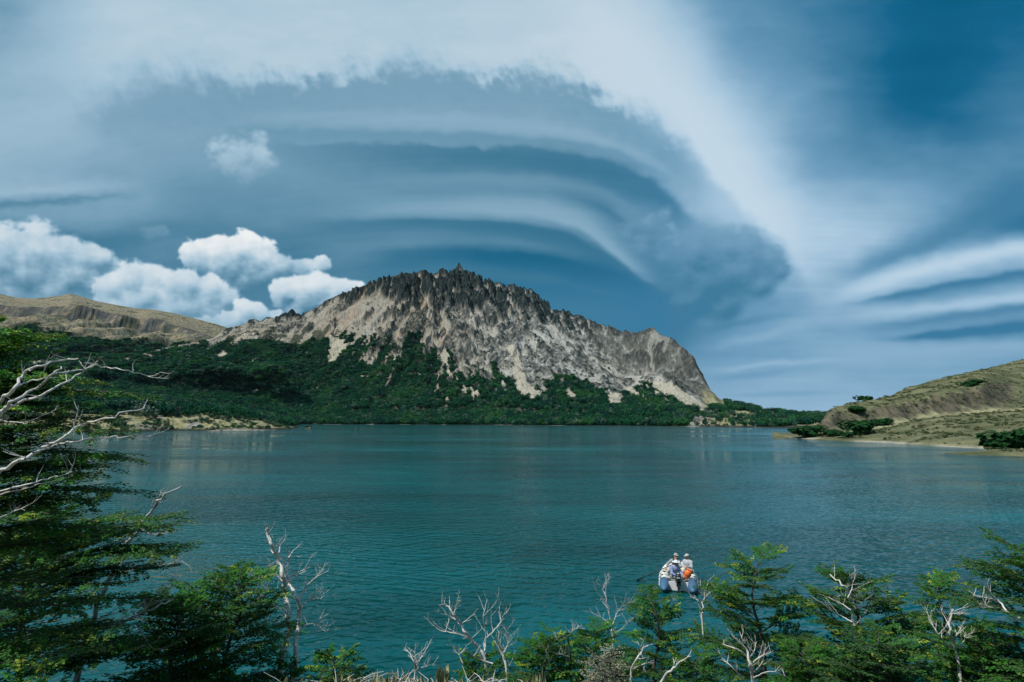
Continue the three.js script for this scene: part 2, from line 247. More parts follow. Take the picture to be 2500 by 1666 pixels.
const steep = byBearing([[-300, 1.1], [528, 1.15], [700, 1.4], [1122, 1.45], [1400, 1.45], [1560, 1.6], [1735, 1.9], [1800, 1.5], [2500, 1.4]]);
const nose = byBearing([[1380, 0], [1540, 0.75], [1700, 1], [1735, 1], [1760, 0]]);
const craggy = byBearing([[700, 0], [860, 0.25], [960, 0.8], [1040, 1], [1330, 1], [1420, 0.6], [1560, 0.3], [1740, 0.2], [1770, 0]]);
const leftCoast = [[-700, 1064], [-200, 1060], [230, 1056], [330, 1055], [430, 1052.5], [520, 1053.5], [590, 1052], [650, 1051], [700, 1049.5], [725, 1047]].map(([u, v]) => { const [a, e] = sighting(u, v), d = -EYE / e; return [a * d, d]; });
leftCoast.push([-185, 540], [-240, 600], [-285, 760], [-350, 940], [-430, 1150], [-560, 1500], [-2600, 1500], [-2600, 420]);
function leftLand(x, D) {
  const dd = edgeDistance(leftCoast, x + 9 * noise(x / 40, D / 40), D + 9 * noise(x / 40 + 7, D / 40)), d = inside(leftCoast, x, D) ? dd : -dd;
  if (d < 0) return Math.max(-12, d * 0.4);
  const lump = 2.5 * fbm(x / 45, D / 45, 3) + 1.2 * ridged(x / 22, D / 22, 2);
  return 7 * (1 - Math.exp(-d / 16)) * (0.6 + 0.4 * sstep(0, 60, d)) + 0.118 * Math.max(0, d - 12) + lump * sstep(0, 30, d);
}
function mountainParts(x, z) {
  const D = -z, a = x / D, Dr = ridgeD(a), Ds = shoreD(a), t = (D - Ds) / (Dr - Ds);
  return { D, a, Dr, Ds, t };
}
const gullyAcross = (a, D, x) => x + lerp(-0.12, 0.42, sstep(-0.28, 0.08, a)) * (D - 1000) + 26 * noise(x / 110, D / 130);
// lower edge of the dark crags under the crest, as depth by bearing
const cragSights = [[640, 800], [778, 752], [853, 732], [900, 722], [943, 728], [1002, 735], [1042, 732], [1077, 748], [1107, 760], [1147, 764], [1182, 760], [1202, 770], [1232, 780], [1282, 786], [1331, 794], [1381, 815], [1431, 832], [1481, 856], [1531, 886], [1605, 920], [1655, 950], [1725, 980]];
const cragH = table(cragSights.map(([u, v]) => { const [a, e] = sighting(u, v); return [a, e]; }));
const cragD = sampled((a) => { const e = cragH(a), Dr = ridgeD(a), Ds = shoreD(a); for (let d = Ds; d < Dr; d += 4) { const t = (d - Ds) / (Dr - Ds); let g = Math.pow(t, steep(a)); const n = nose(a); if (n > 0) g = lerp(g, lerp(Math.pow(t / 0.9, 1.5) * 0.52, 1, sstep(0.80, 0.99, t)), n); if (ridgeSoft(a) * g >= EYE + e * d) return d; } return Dr - 20; }, A0, A1, 500, 0.004);
function crag(a, D, x) {                                 // 1 on bare crag, 0 on scree; chutes run down between the buttresses
  if (a < -0.42 || a > 0.37) return 0;
  const q = gullyAcross(a, D, x), wob = 30 * noise(x / 44, D / 60) + 9 * noise(x / 17, D / 22);
  const chute = sstep(0.05, 0.13, Math.abs(noise((q + wob) / 84, D / 175 + 2)) + 0.05 * noise(x / 9, D / 12)) * (0.35 + 0.65 * sstep(0.01, 0.06, Math.abs(noise((q - wob) / 50 + 7, D / 110)) + 0.03 * noise(x / 7, D / 9)));
  const spur = 95 * (0.5 - Math.abs(noise((q + wob) / 84, D / 175 + 2)) * 1.6) + 40 * noise(x / 30, D / 40);
  const into = D - cragD(a) - spur * sstep(0.34, 0.1, a);
  return sstep(-12, 14, into) * lerp(chute, 1, sstep(0.2, 0.3, a) * 0.5);
}
function cells(x, y, seed) {                             // [nearness to a cell's heart, its own number]
  const X = Math.floor(x), Y = Math.floor(y); let best = 9, id = 0;
  for (let j = -1; j <= 1; j++) for (let i = -1; i <= 1; i++) { const h = Math.sin((X + i) * 127.1 + (Y + j) * 311.7 + seed) * 43758.5453, k = Math.sin((X + i) * 269.5 + (Y + j) * 183.3 + seed) * 43758.5453, rx = h - Math.floor(h), ry = k - Math.floor(k), d = (X + i + rx - x) ** 2 + (Y + j + ry - y) ** 2; if (d < best) { best = d; id = rx; } }
  return [1 - Math.sqrt(best), id];
}
function outcrop(a, D, x, t) {                           // rounded bosses of rock standing out of the mid slope
  if (t < 0.12 || t > 0.96 || a < -0.5 || a > 0.36) return 0;
  const q = gullyAcross(a, D, x), w = 0.35 * noise(x / 18, D / 22) + 0.2 * noise(x / 7, D / 9), [c1, i1] = cells(q / 58 + w, D / 92 + w, 3), [c2, i2] = cells(q / 27 + w, D / 40 - w, 8);
  const share = lerp(0.16, 0.56, sstep(-0.24, -0.02, a));
  return Math.max(i1 < share ? sstep(0.34, 0.46, c1) : 0, i2 < share * 0.8 ? sstep(0.42, 0.56, c2) : 0);
}
function mountain(x, z) {
  const { D, a, Dr, t } = mountainParts(x, z);
  if (D < 60) return -12;
  let h;
  const soft = ridgeSoft(a), sharp = ridgeH(a);
  if (t < 0) h = Math.max(-12, t * 90);
  else {
    const tt = Math.min(1, t), n = nose(a);
    let g = Math.pow(tt, steep(a));
    if (n > 0) g = lerp(g, lerp(Math.pow(tt / 0.9, 1.5) * 0.52, 1, sstep(0.80, 0.99, tt)), n);
    h = soft * g;
    const q = gullyAcross(a, D, x), mid = sstep(0.12, 0.45, tt) * (1 - sstep(0.9, 1, t)), high = soft / 500;
    const gl = ridged(q / 105 + 0.25 * noise(x / 70, D / 70), D / 210, 4);
    h += (gl - 0.55) * 34 * mid * high;
    const hold = 1 - sstep(0.972, 1.0, t), cg = crag(a, D, x) * hold, oc = outcrop(a, D, x, tt) * hold * high;
    h += cg * (16 * high + 26 * high * (ridged(x / 34 + 0.4 * noise(x / 20, D / 20), D / 40, 4) - 0.45)) + oc * (9 + 8 * (ridged(x / 14, D / 20, 3) - 0.4)) ;
    const rough = fbm(x / 38, D / 38, 4), chop = ridged(x / 17 + 5, D / 21, 3) - 0.5;
    h += (rough * 8 + chop * (2.5 + 5 * cg) * sstep(0.3, 0.5, tt)) * sstep(0.02, 0.25, tt) * (1 - 0.85 * sstep(0.96, 1, t)) * (0.35 + 0.65 * Math.min(1, high * 1.4));
    if (n > 0) h += n * 9 * (ridged(q / 26, D / 60, 3) - 0.5) * sstep(0.7, 0.85, tt) * (1 - sstep(0.985, 1, t));
    // the crest itself, pinnacle by pinnacle
    const near = Math.exp(-(((D - Dr) / 26) ** 2));
    h += (sharp - soft) * near * (sharp > soft ? 1.2 : 1);
    if (t > 1) { const back = D - Dr; h = lerp(h, soft, 1) + (sharp - soft) * near - back * (0.55 + 0.25 * noise(x / 60, D / 60)) + 4 * rough; }
  }
  if (a > -0.1) return Math.max(h, -12);
  const l = leftLand(x, D), k = 22; return l < 2 || h < 2 ? Math.max(h, l) : Math.max(h, l) + 0.5 * k * Math.exp(-Math.abs(h - l) / k) * sstep(2, 20, Math.min(h, l));
}
// forest edges, screes and clearings on the mountain, sighted from the lookout and laid on the slope
function onGround(H, u, v, d0 = 300, d1 = 2400) {
  const [a, e] = sighting(u, v); let prev = d0;
  for (let d = d0; d < d1; d += 6) { if (EYE + e * d <= H(a * d, -d)) return [a * prev, -prev]; prev = d; }
  return [a * d1, -d1];
}
const z1 = (X, Y) => [0.3825 * X, 600 + 0.3825 * Y], z2 = (X, Y) => [700 + 0.2975 * X, 620 + 0.2975 * Y], z3 = (X, Y) => [1150 + 0.2975 * X, 680 + 0.2975 * Y], z4 = (X, Y) => [1700 + 0.34 * X, 800 + 0.34 * Y];
const laid = (list, H = mountain) => list.map(([u, v]) => onGround(H, u, v));
const flat = (mapper, ...p) => { const o = []; for (let i = 0; i < p.length; i += 2) o.push(mapper(p[i], p[i + 1])); return o; };
const forestTop = laid([[-250, 892], [0, 885], [200, 880], [325, 876], [420, 852], [520, 832], [560, 822], [631, 812], [700, 804], [768, 797], [813, 792], [858, 811], [900, 826], [940, 842], [975, 858], [1010, 842], [1050, 842], [1069, 852], [1078, 884], [1099, 905], [1146, 913], [1206, 922], [1247, 938], [1300, 945], [1325, 940], [1343, 935], [1370, 939], [1406, 950], [1462, 964], [1492, 972], [1530, 975], [1560, 950], [1580, 940], [1620, 965], [1670, 990], [1715, 1008], [1760, 1022]]);
const forestTopD = sampled(table(forestTop.map(([x, z]) => [x / -z, -z])), A0, A1, 900, 0.004);
const screes = [
  flat(z2, 1740, 740, 1800, 800, 1850, 850, 1862, 960, 1870, 1040, 1900, 1180, 2040, 1212, 2110, 1180, 1990, 1060, 1920, 960, 1915, 850, 1830, 740),
  flat(z2, 1250, 800, 1270, 850, 1290, 930, 1390, 1070, 1430, 1090, 1340, 950, 1325, 870, 1330, 800),
  flat(z2, 1440, 1070, 1510, 1140, 1560, 1160, 1590, 1160, 1500, 1085),
  flat(z2, 330, 680, 345, 770, 340, 850, 310, 880, 400, 870, 470, 790, 545, 730, 470, 715, 400, 680),
  flat(z2, 1170, 1050, 1190, 1090, 1210, 1150, 1235, 1120, 1262, 1100, 1240, 1060), flat(z2, 1280, 1160, 1290, 1220, 1298, 1285, 1322, 1260, 1325, 1190),
  flat(z2, 1040, 955, 1080, 1000, 1110, 1000, 1060, 950), flat(z2, 570, 995, 600, 1015, 680, 1010, 640, 990), flat(z2, 860, 850, 900, 860, 940, 810, 900, 820),
  flat(z3, 750, 905, 800, 980, 855, 1045, 885, 1045, 850, 970, 820, 905), flat(z3, 1085, 925, 1130, 1010, 1200, 1040, 1290, 1055, 1230, 980, 1170, 925),
  flat(z3, 1230, 880, 1330, 970, 1440, 1020, 1520, 1065, 1480, 1010, 1380, 930, 1300, 880), flat(z3, 1380, 860, 1500, 950, 1600, 1020, 1670, 1040, 1580, 960, 1470, 880),
  flat(z3, 1440, 830, 1560, 930, 1680, 1000, 1800, 1060, 1900, 1085, 1990, 1060, 1880, 1000, 1750, 930, 1690, 890), flat(z3, 1640, 1215, 1660, 1185, 1685, 1215), flat(z3, 800, 1090, 815, 1115, 845, 1100, 820, 1085),
  flat(z3, 1060, 1100, 1070, 1135, 1120, 1120, 1100, 1095), flat(z2, 2080, 1090, 2090, 1140, 2120, 1160, 2115, 1100),
  flat(z1, 1355, 680, 1380, 705, 1410, 720, 1455, 705, 1440, 680), flat(z1, 1700, 800, 1760, 770, 1790, 740, 1830, 790, 1800, 812), flat(z1, 1580, 740, 1620, 715, 1650, 725, 1610, 750), flat(z1, 1295, 695, 1315, 715, 1340, 700),
  flat(z1, 1500, 585, 1560, 560, 1640, 575, 1640, 595), flat(z1, 20, 700, 120, 688, 220, 695, 330, 720, 200, 730, 60, 715), flat(z1, 1590, 915, 1620, 945, 1680, 945, 1640, 915),
].map((p) => laid(p)).map((p) => ({ p, x0: Math.min(...p.map((q) => q[0])), x1: Math.max(...p.map((q) => q[0])), z0: Math.min(...p.map((q) => q[1])), z1: Math.max(...p.map((q) => q[1])) }));
const inScree = (x, z, grow = 0) => { const X = x + 7 * noise(x / 22, z / 22), Z = z + 12 * noise(x / 25 + 9, z / 25); for (const s of screes) if (X > s.x0 && X < s.x1 && Z > s.z0 && Z < s.z1 && inside(s.p, X, Z)) return true; return false; };
const meadow = laid(flat(z3, 1750, 1140, 1800, 1110, 1950, 1090, 2100, 1100, 2353, 1150, 2353, 1225, 2200, 1235, 1780, 1230)).concat();
const meadowTop = laid(flat(z4, 395, 612, 480, 610, 600, 620, 740, 650, 700, 690, 600, 690, 560, 660, 420, 645));
function woods(x, z) {                                   // how wooded the slope is, 0..1
  const D = -z, a = x / D;
  if (inScree(x, z)) return 0;
  const top = forestTopD(a), fringe = noise(x / 45, D / 60) * 46 + noise(x / 16, D / 20) * 24 + noise(gullyAcross(a, D, x) / 34, D / 420 + 5) * 100 * sstep(-0.3, -0.15, a);
  let w = sstep(top + 26, top - 26, D + fringe); const gap = 0.6 * fbm(x / 30 + 6, D / 42, 3) + 0.6 * fbm(gullyAcross(a, D, x) / 24, D / 170 + 3, 3), up = sstep(top - 260, top - 20, D) * sstep(0.2, -0.1, a); w *= 1 - 0.95 * sstep(0.12, 0.24, gap - 0.16 + 0.3 * up);
  if (a > 0.3) { const m = fbm(x / 60 + 4, D / 90, 3); w = inside(meadow, x, z) || inside(meadowTop, x, z) ? 0.03 : a > 0.345 ? sstep(0.02, 0.16, m + 0.1 * sstep(1000, 1250, D) - 0.02) * 0.85 : w; if (D > 1080 && a < 0.37) w = 0; }
  return w;
}
const ROCK = [0.006, 0.018, 0.02], ROCKB = [0.04, 0.056, 0.054], TAN = [0.33, 0.29, 0.23], PALE = [0.42, 0.415, 0.385], SOIL = [0.05, 0.06, 0.04], GRASS = [0.25, 0.245, 0.125], STRAW = [0.36, 0.33, 0.2];
const mix3 = (a, b, t) => [lerp(a[0], b[0], t), lerp(a[1], b[1], t), lerp(a[2], b[2], t)];
function mountainColour(x, z, h, slope) {
  const { D, a, t } = mountainParts(x, z);
  const q = gullyAcross(a, D, x), n = fbm(x / 26, D / 34, 4), n2 = fbm(x / 9 + 3, D / 11, 3), broad = fbm(x / 170, D / 170, 3);
  let c = mix3(TAN, PALE, clamp(sstep(-0.2, 0.05, a) + broad * 0.6));
  if (a < -0.08) c = mix3(c, [0.40, 0.24, 0.15], 0.45 * sstep(0.1, 0.45, fbm(q / 60, D / 200 + 4, 3)));
  c = mix3(c, [0.25, 0.235, 0.19], clamp(0.5 + n * 1.1) * 0.55);
  const cg = crag(a, D, x), oc = outcrop(a, D, x, t), fines = fbm(q / 5 + 2, D / 46, 3);
  c = mix3(c, [0.52, 0.5, 0.46], sstep(0.1, 0.5, fines) * 0.5);
  let rock = Math.max(clamp(cg * (1.12 + 1.0 * n2)), oc * (clamp(0.62 + n * 0.9 + n2 * 1.1)));
  rock = Math.max(rock, sstep(1.1, 1.5, slope + n2 * 0.5) * 0.8 * sstep(0.4, 0.6, t) * Math.max(cg, oc));
  rock = Math.max(rock, sstep(0.25, 0.5, n + 0.6 * n2) * sstep(0.15, 0.3, t) * 0.5 * sstep(-0.25, -0.1, a));
  rock = Math.max(rock, sstep(0.975, 0.992, t) * sstep(-0.42, -0.33, a) * (a < 0.37 ? 1 : 0) * sstep(-0.4, 0.1, n2 + 0.05 + 0.4 * cg + 0.7 * craggy(a)));
  if (a > -0.62 && a < -0.3) rock = Math.max(rock, sstep(0.9, 0.97, t) * sstep(-0.1, 0.2, n2 + n));
  const scree = inScree(x, z);
  if (scree) { rock *= 0.12; c = mix3(c, [0.47, 0.43, 0.33], 0.7); }
  const face = nose(a) * sstep(0.7, 0.85, t); c = mix3(c, mix3(mix3(ROCK, ROCKB, clamp(0.35 + n2 * 1.3 + n * 0.4)), [0.17, 0.165, 0.15], face * clamp(0.45 + n2 * 1.5)), clamp(rock));
  const w = woods(x, z);
  c = mix3(c, SOIL, sstep(0.15, 0.7, w) * 0.9);
  if (a > 0.31 && D < 1250) c = mix3(c, mix3(GRASS, STRAW, clamp(0.5 + n)), (1 - w) * sstep(0.32, 0.36, a + n * 0.03) * sstep(95, 50, h));
  if (D < 640 && a < -0.25) c = mix3(c, mix3(mix3(GRASS, STRAW, clamp(0.5 + n2 * 1.4)), [0.3, 0.29, 0.26], sstep(0.15, 0.4, n)), sstep(24, 14, h + n * 8));
  if (h < 2.2) c = mix3(c, [0.04, 0.05, 0.04], sstep(2.2, 1, h)), c = mix3(c, [0.36, 0.33, 0.27], sstep(2, 0.6, h + n2) * 0.9 * sstep(0.1, 0.35, fbm(x / 34, D / 80 + 3, 3)));
  return c;
}
// hills behind the left shoulder
const hillBack = sampled(table([[-500, 720], [-200, 705], [0, 718], [38, 726], [77, 729], [115, 726], [161, 719], [172, 716], [191, 722], [230, 734], [287, 745], [333, 753], [375, 756], [421, 764], [478, 778], [535, 793], [600, 815], [700, 850]].map(([u, v]) => { const [a, e] = sighting(u, v); return [a, e * 2950 + EYE]; })), -1.3, -0.3, 900, 0.002);
const hillEdge = sampled(table([[-500, 740], [0, 745], [60, 748], [110, 747], [160, 752], [200, 748], [230, 756], [300, 770], [337, 780], [363, 772], [390, 776], [417, 791], [460, 799], [500, 815], [525, 832], [580, 860]].map(([u, v]) => { const [a, e] = sighting(u, v); return [a, e * 2250 + EYE]; })), -1.3, -0.3, 900, 0.003);
function hill(x, z) {
  const D = -z, a = x / D, e2 = hillEdge(a), b = hillBack(a), cliff = sstep(-0.56, -0.62, a) * 0.5 + 0.5;
  const Dc = 2250 + 60 * noise(x / 120, 3.3);
  let h;
  if (D < Dc) { const t = (Dc - D) / 800; h = e2 - 62 * cliff * (0.6 + 0.6 * ridged(x / 90, 1.5, 2)) * sstep(0, 0.085, t) - (e2 - 120) * 0.72 * Math.max(0, t - 0.05); h += 15 * fbm(x / 90, D / 90, 4) * sstep(0.02, 0.2, t); }
  else { const t = clamp((D - Dc) / (2950 - Dc)); h = lerp(e2, b, t) - 18 * Math.sin(Math.PI * t) + 16 * fbm(x / 110, D / 110, 4) * Math.sin(Math.PI * t); if (D > 2950) h -= (D - 2950) * 0.35; }
  return h;
}
const hillWood = flat(z1, 150, 505, 260, 530, 420, 548, 560, 590, 700, 625, 745, 640, 800, 628, 880, 640, 985, 672, 800, 730, 300, 760, -300, 760, -300, 600, 0, 560).map(([u, v]) => onGround(hill, u, v, 1400, 3000));
function hillColour(x, z, h, slope) {
  const D = -z, n = fbm(x / 50, D / 60, 4), n2 = fbm(x / 20, D / 20 + 3, 3);
  let c = mix3([0.29, 0.235, 0.155], [0.2, 0.195, 0.135], clamp(0.5 + n * 2 + n2));
  c = mix3(c, [0.40, 0.345, 0.26], sstep(0.15, 0.4, n2) * 0.5);
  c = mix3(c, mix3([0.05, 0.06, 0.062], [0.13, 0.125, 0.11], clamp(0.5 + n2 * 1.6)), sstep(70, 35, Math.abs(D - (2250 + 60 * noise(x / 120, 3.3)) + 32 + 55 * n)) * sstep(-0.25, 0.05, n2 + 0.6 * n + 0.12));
  c = mix3(c, [0.06, 0.075, 0.045], 0.75 * sstep(0.16, 0.34, fbm(x / 42 + 9, D / 70, 4) + 0.12 * sstep(2300, 2000, D)));
  if (D < 1720 || inside(hillWood, x + 30 * n, z + 40 * n2)) c = SOIL;
  return c;
}
// grassy hill across the water on the right
const RS = (knots, blur = 0.004) => sampled(table(knots), 0.4, 1.35, 900, blur);
const rShore = RS([[1940, 1071.5], [1965, 1072], [2016, 1075], [2084, 1079], [2176, 1082], [2278, 1089], [2346, 1093], [2420, 1097], [2500, 1101], [2700, 1112], [2900, 1120]].map(([u, v]) => { const [a, e] = sighting(u, v); return [a, -EYE / e]; }));
const rightCurve = (list) => { const k = list.map(([u, v, d]) => { const [a, e] = sighting(u, v); return [a, EYE + e * d, d]; }); return [RS(k.map((p) => [p[0], p[1]])), RS(k.map((p) => [p[0], p[2]]))]; };
const [rTerH, rTerD] = rightCurve([[1940, 1066, 262], [1990, 1060, 268], [2100, 1047, 272], [2200, 1031, 280], [2300, 1011, 292], [2400, 1003, 300], [2500, 1001, 312], [2700, 996, 335], [2900, 992, 350]]);
const [rCliH, rCliD] = rightCurve([[1940, 1064, 270], [1995, 1050, 276], [2016, 1022, 280], [2030, 1006, 284], [2043, 1000, 288], [2100, 996, 292], [2200, 984, 300], [2300, 961, 314], [2400, 942, 334], [2470, 960, 372], [2700, 955, 420], [2900, 940, 440]]);
const [rTopH, rTopD] = rightCurve([[1940, 1064, 290], [2005, 1045, 292], [2016, 1016, 296], [2026, 1003, 300], [2043, 993, 306], [2084, 988, 325], [2125, 980, 345], [2156, 972, 360], [2193, 960, 385], [2210, 949, 395], [2244, 938, 410], [2288, 929, 430], [2312, 921, 440], [2346, 912, 450], [2397, 902, 470], [2448, 890, 485], [2500, 876, 500], [2700, 820, 560], [2900, 770, 600]]);
function rightHill(x, z) {
  const D = -z, a = x / D, s0 = rShore(a), d1 = rTerD(a), d2 = rCliD(a), d3 = rTopD(a);
  let h;
  if (D < s0) h = Math.max(-8, (D - s0) * 0.25);
  else if (D < d1) { const t = (D - s0) / (d1 - s0); h = rTerH(a) * (0.35 * Math.sqrt(t) + 0.65 * t); }
  else if (D < d2) h = lerp(rTerH(a), rCliH(a), sstep(0, 1, (D - d1) / (d2 - d1)));
  else if (D < d3) { const t = (D - d2) / (d3 - d2); h = lerp(rCliH(a), rTopH(a), t) + 1.2 * Math.sin(t * Math.PI); }
  else h = rTopH(a) - (D - d3) * 0.25;
  const low = sstep(0, 3, h);
  h += low * (1.6 * fbm(x / 30, D / 22, 3) + 0.5 * fbm(x / 7, D / 7, 2)) * sstep(s0, s0 + 25, D);
  if (D > d1 && D < d3) h += 2.6 * (ridged(x / 9, D / 14, 3) - 0.5) * (1 - sstep(d2, d2 + 22, D)) * sstep(0.94, 0.8, a);
  const m = 1 - (((x - 131) / 27) ** 2 + ((-z - 137.5) / 9.5) ** 2) - 0.25 * noise(x / 6, z / 6);
  h = Math.max(h, m > -1 ? m * 1.5 : -8);
  return h + 0.2 * noise(x / 2.5, D / 2.5) * low;
}
function rightColour(x, z, h, slope) {
  const D = -z, a = x / D, n = fbm(x / 18, D / 10, 4), n2 = fbm(x / 4.5, D / 3.5, 3), d1 = rTerD(a), d2 = rCliD(a);
  let c = mix3([0.095, 0.108, 0.056], [0.215, 0.21, 0.12], clamp(0.45 + n * 1.5 + n2 * 0.5));
  c = mix3(c, [0.38, 0.36, 0.215], sstep(14, 3, Math.abs(D - d1 + 3 + n * 6)) * sstep(0.56, 0.62, a) * 0.85);
  c = mix3(c, [0.12, 0.13, 0.06], sstep(0.22, 0.45, n2 + n * 0.3) * 0.5);
  const cl = D > d1 + 1 && D < d2 + 26 ? sstep(0.45, 0.9, slope + n2 * 0.5) : sstep(0.9, 1.2, slope);
  c = mix3(c, mix3([0.055, 0.06, 0.048], [0.20, 0.165, 0.115], clamp(0.4 + 1.4 * n2)), cl);
  if (h < 0.7) c = mix3(c, [0.40, 0.36, 0.28], sstep(0.75, 0.25, h + 0.3 * n2) * sstep(0, 0.3, fbm(x / 16, D / 30 + 1, 2) + (a > 0.55 && a < 0.68 ? 0.3 : 0)));
  return c;
}
// the near bank falling from the lookout to the water
function bank(x, z) {
  const D = -z, k = 0.06 * x * sstep(0, 8, Math.abs(x));
  let h = 6.0 - 0.15 * Math.max(0, D) + 0.16 * Math.exp(-(((x + 1.3) / 0.7) ** 2) - ((D - 7) / 1.6) ** 2) - 0.62 * Math.max(0, D - 6.4 - 0.8 * noise(x / 4, 2.2)) * sstep(6, 9.5, D);
  h += 0.25 * fbm(x / 2.2, z / 2.2, 4) - 0.04 * Math.abs(x) * sstep(3, 12, D) * 0.4;
  if (D < 0) h = 6.0 + 0.05 * -D + 0.25 * fbm(x / 2.2, z / 2.2, 3);
  return Math.max(h, -3);
}
function bankColour(x, z, h) { const n = fbm(x / 0.7, z / 0.7, 4), m = fbm(x / 3, z / 3 + 4, 3); return mix3(mix3([0.12, 0.10, 0.06], [0.25, 0.22, 0.15], clamp(0.5 + n * 1.5)), [0.09, 0.11, 0.05], clamp(0.4 + m * 1.5)); }

function heightfield(name, x0, x1, z0, z1, step, H, colour, keep, material, label) {
  const nx = Math.round((x1 - x0) / step), nz = Math.round((z1 - z0) / step), w = nx + 1, hs = new Float32Array(w * (nz + 1));
  for (let j = 0; j <= nz; j++) for (let i = 0; i <= nx; i++) hs[j * w + i] = H(x0 + i * step, z0 + j * step);
  const id = new Int32Array(hs.length).fill(-1), index = [], pos = [], nor = [], col = [], uv = [];
  const vert = (k) => {
    if (id[k] >= 0) return id[k];
    const i = k % w, j = (k - i) / w, x = x0 + i * step, z = z0 + j * step, h = hs[k];
    const gx = (hs[j * w + Math.min(nx, i + 1)] - hs[j * w + Math.max(0, i - 1)]) / (step * (Math.min(nx, i + 1) - Math.max(0, i - 1))), gz = (hs[Math.min(nz, j + 1) * w + i] - hs[Math.max(0, j - 1) * w + i]) / (step * (Math.min(nz, j + 1) - Math.max(0, j - 1)));
    const l = Math.hypot(gx, 1, gz); pos.push(x, h, z); nor.push(-gx / l, 1 / l, -gz / l); uv.push(x + h * 0.3, z + h * 0.6); const c = colour(x, z, h, Math.hypot(gx, gz)); col.push(c[0], c[1], c[2]);
    return id[k] = pos.length / 3 - 1;
  };
  for (let j = 0; j < nz; j++) for (let i = 0; i < nx; i++) {
    const a = j * w + i, b = a + 1, c = a + w, d = c + 1;
    if (Math.max(hs[a], hs[b], hs[c], hs[d]) < -1.5) continue;
    if (keep && !keep(x0 + (i + 0.5) * step, z0 + (j + 0.5) * step)) continue;
    const A = vert(a), B = vert(b), C = vert(c), E = vert(d);
    if ((i + j) & 1) index.push(A, C, B, B, C, E); else index.push(A, C, E, A, E, B);
  }
  const g = new THREE.BufferGeometry();
  g.setAttribute('position', new THREE.Float32BufferAttribute(pos, 3)); g.setAttribute('normal', new THREE.Float32BufferAttribute(nor, 3));
  g.setAttribute('color', new THREE.Float32BufferAttribute(col, 3)); g.setAttribute('uv', new THREE.Float32BufferAttribute(uv, 2)); g.setIndex(index);
  const m = mesh(name, g, material); tag(m, label, null, null, 'structure'); return m;
}
const stony = tileTexture(512, (s, t) => { const v = 0.5 + 0.75 * wrapNoise(s, t, 9, 5); return [v, v, v]; }, 1 / 46);
const speckle = tileTexture(512, (s, t) => { const v = 0.8 + 0.45 * wrapNoise(s, t, 14, 5, 31); return [v, v * 0.995, v * 0.98]; }, 1 / 70);
const groundMaterial = (bump, scale) => { const b = stony.clone(), m = speckle.clone(); b.repeat.setScalar(1 / scale); m.repeat.setScalar(1 / (scale * 1.55)); b.needsUpdate = m.needsUpdate = true; return new THREE.MeshPhysicalMaterial({ vertexColors: true, roughness: 1, specularIntensity: 0.08, bumpMap: b, bumpScale: bump, map: m }); };
const mountainMesh = heightfield('mountain', -1500, 1250, -2060, -290, 2.6, mountain, mountainColour, (x, z) => { const D = -z, a = x / D; return a > -1.0 && a < 0.95 && D < ridgeD(a) + 110; }, groundMaterial(3.2, 46), 'craggy grey mountain with tan screes rising over the wooded far shore');
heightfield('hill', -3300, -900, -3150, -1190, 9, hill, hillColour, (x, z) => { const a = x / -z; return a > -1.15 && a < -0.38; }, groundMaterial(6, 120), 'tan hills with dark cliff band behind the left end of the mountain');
heightfield('hill', 100, 620, -620, -108, 1.6, rightHill, rightColour, (x, z) => { const a = x / -z; return a > 0.45 && a < 1.3; }, groundMaterial(0.5, 12), 'grassy olive hill with a brown cliff band across the water on the right');
heightfield('bank', -26, 26, -26, 10, 0.2, bank, bankColour, null, groundMaterial(0.06, 1.6), 'dry littered bank falling to the water in front of the lookout');

// far country behind the gap between mountain and right hill
heightfield('plain', -9000, 9000, -9000, -1150, 150, (x, z) => 5 + 22 * sstep(1500, 6000, -z) * (1 + 0.5 * fbm(x / 900, z / 900, 3)), (x, z) => mix3([0.1, 0.12, 0.08], [0.26, 0.24, 0.16], clamp(0.5 + fbm(x / 400, z / 400, 3))), (x, z) => { const a = x / -z; return a > 0.3 || a < -1.2 || -z > 3000; }, groundMaterial(1, 60), 'low country beyond the end of the lake');
{
  const g = new THREE.PlaneGeometry(24000, 24000); g.rotateX(-Math.PI / 2);
  const m = mesh('lake_bed', g, new THREE.MeshStandardMaterial({ color: lin(0.05, 0.06, 0.05), roughness: 1 })); m.position.y = -14; tag(m, 'stony bed under the lake', null, null, 'structure');
}

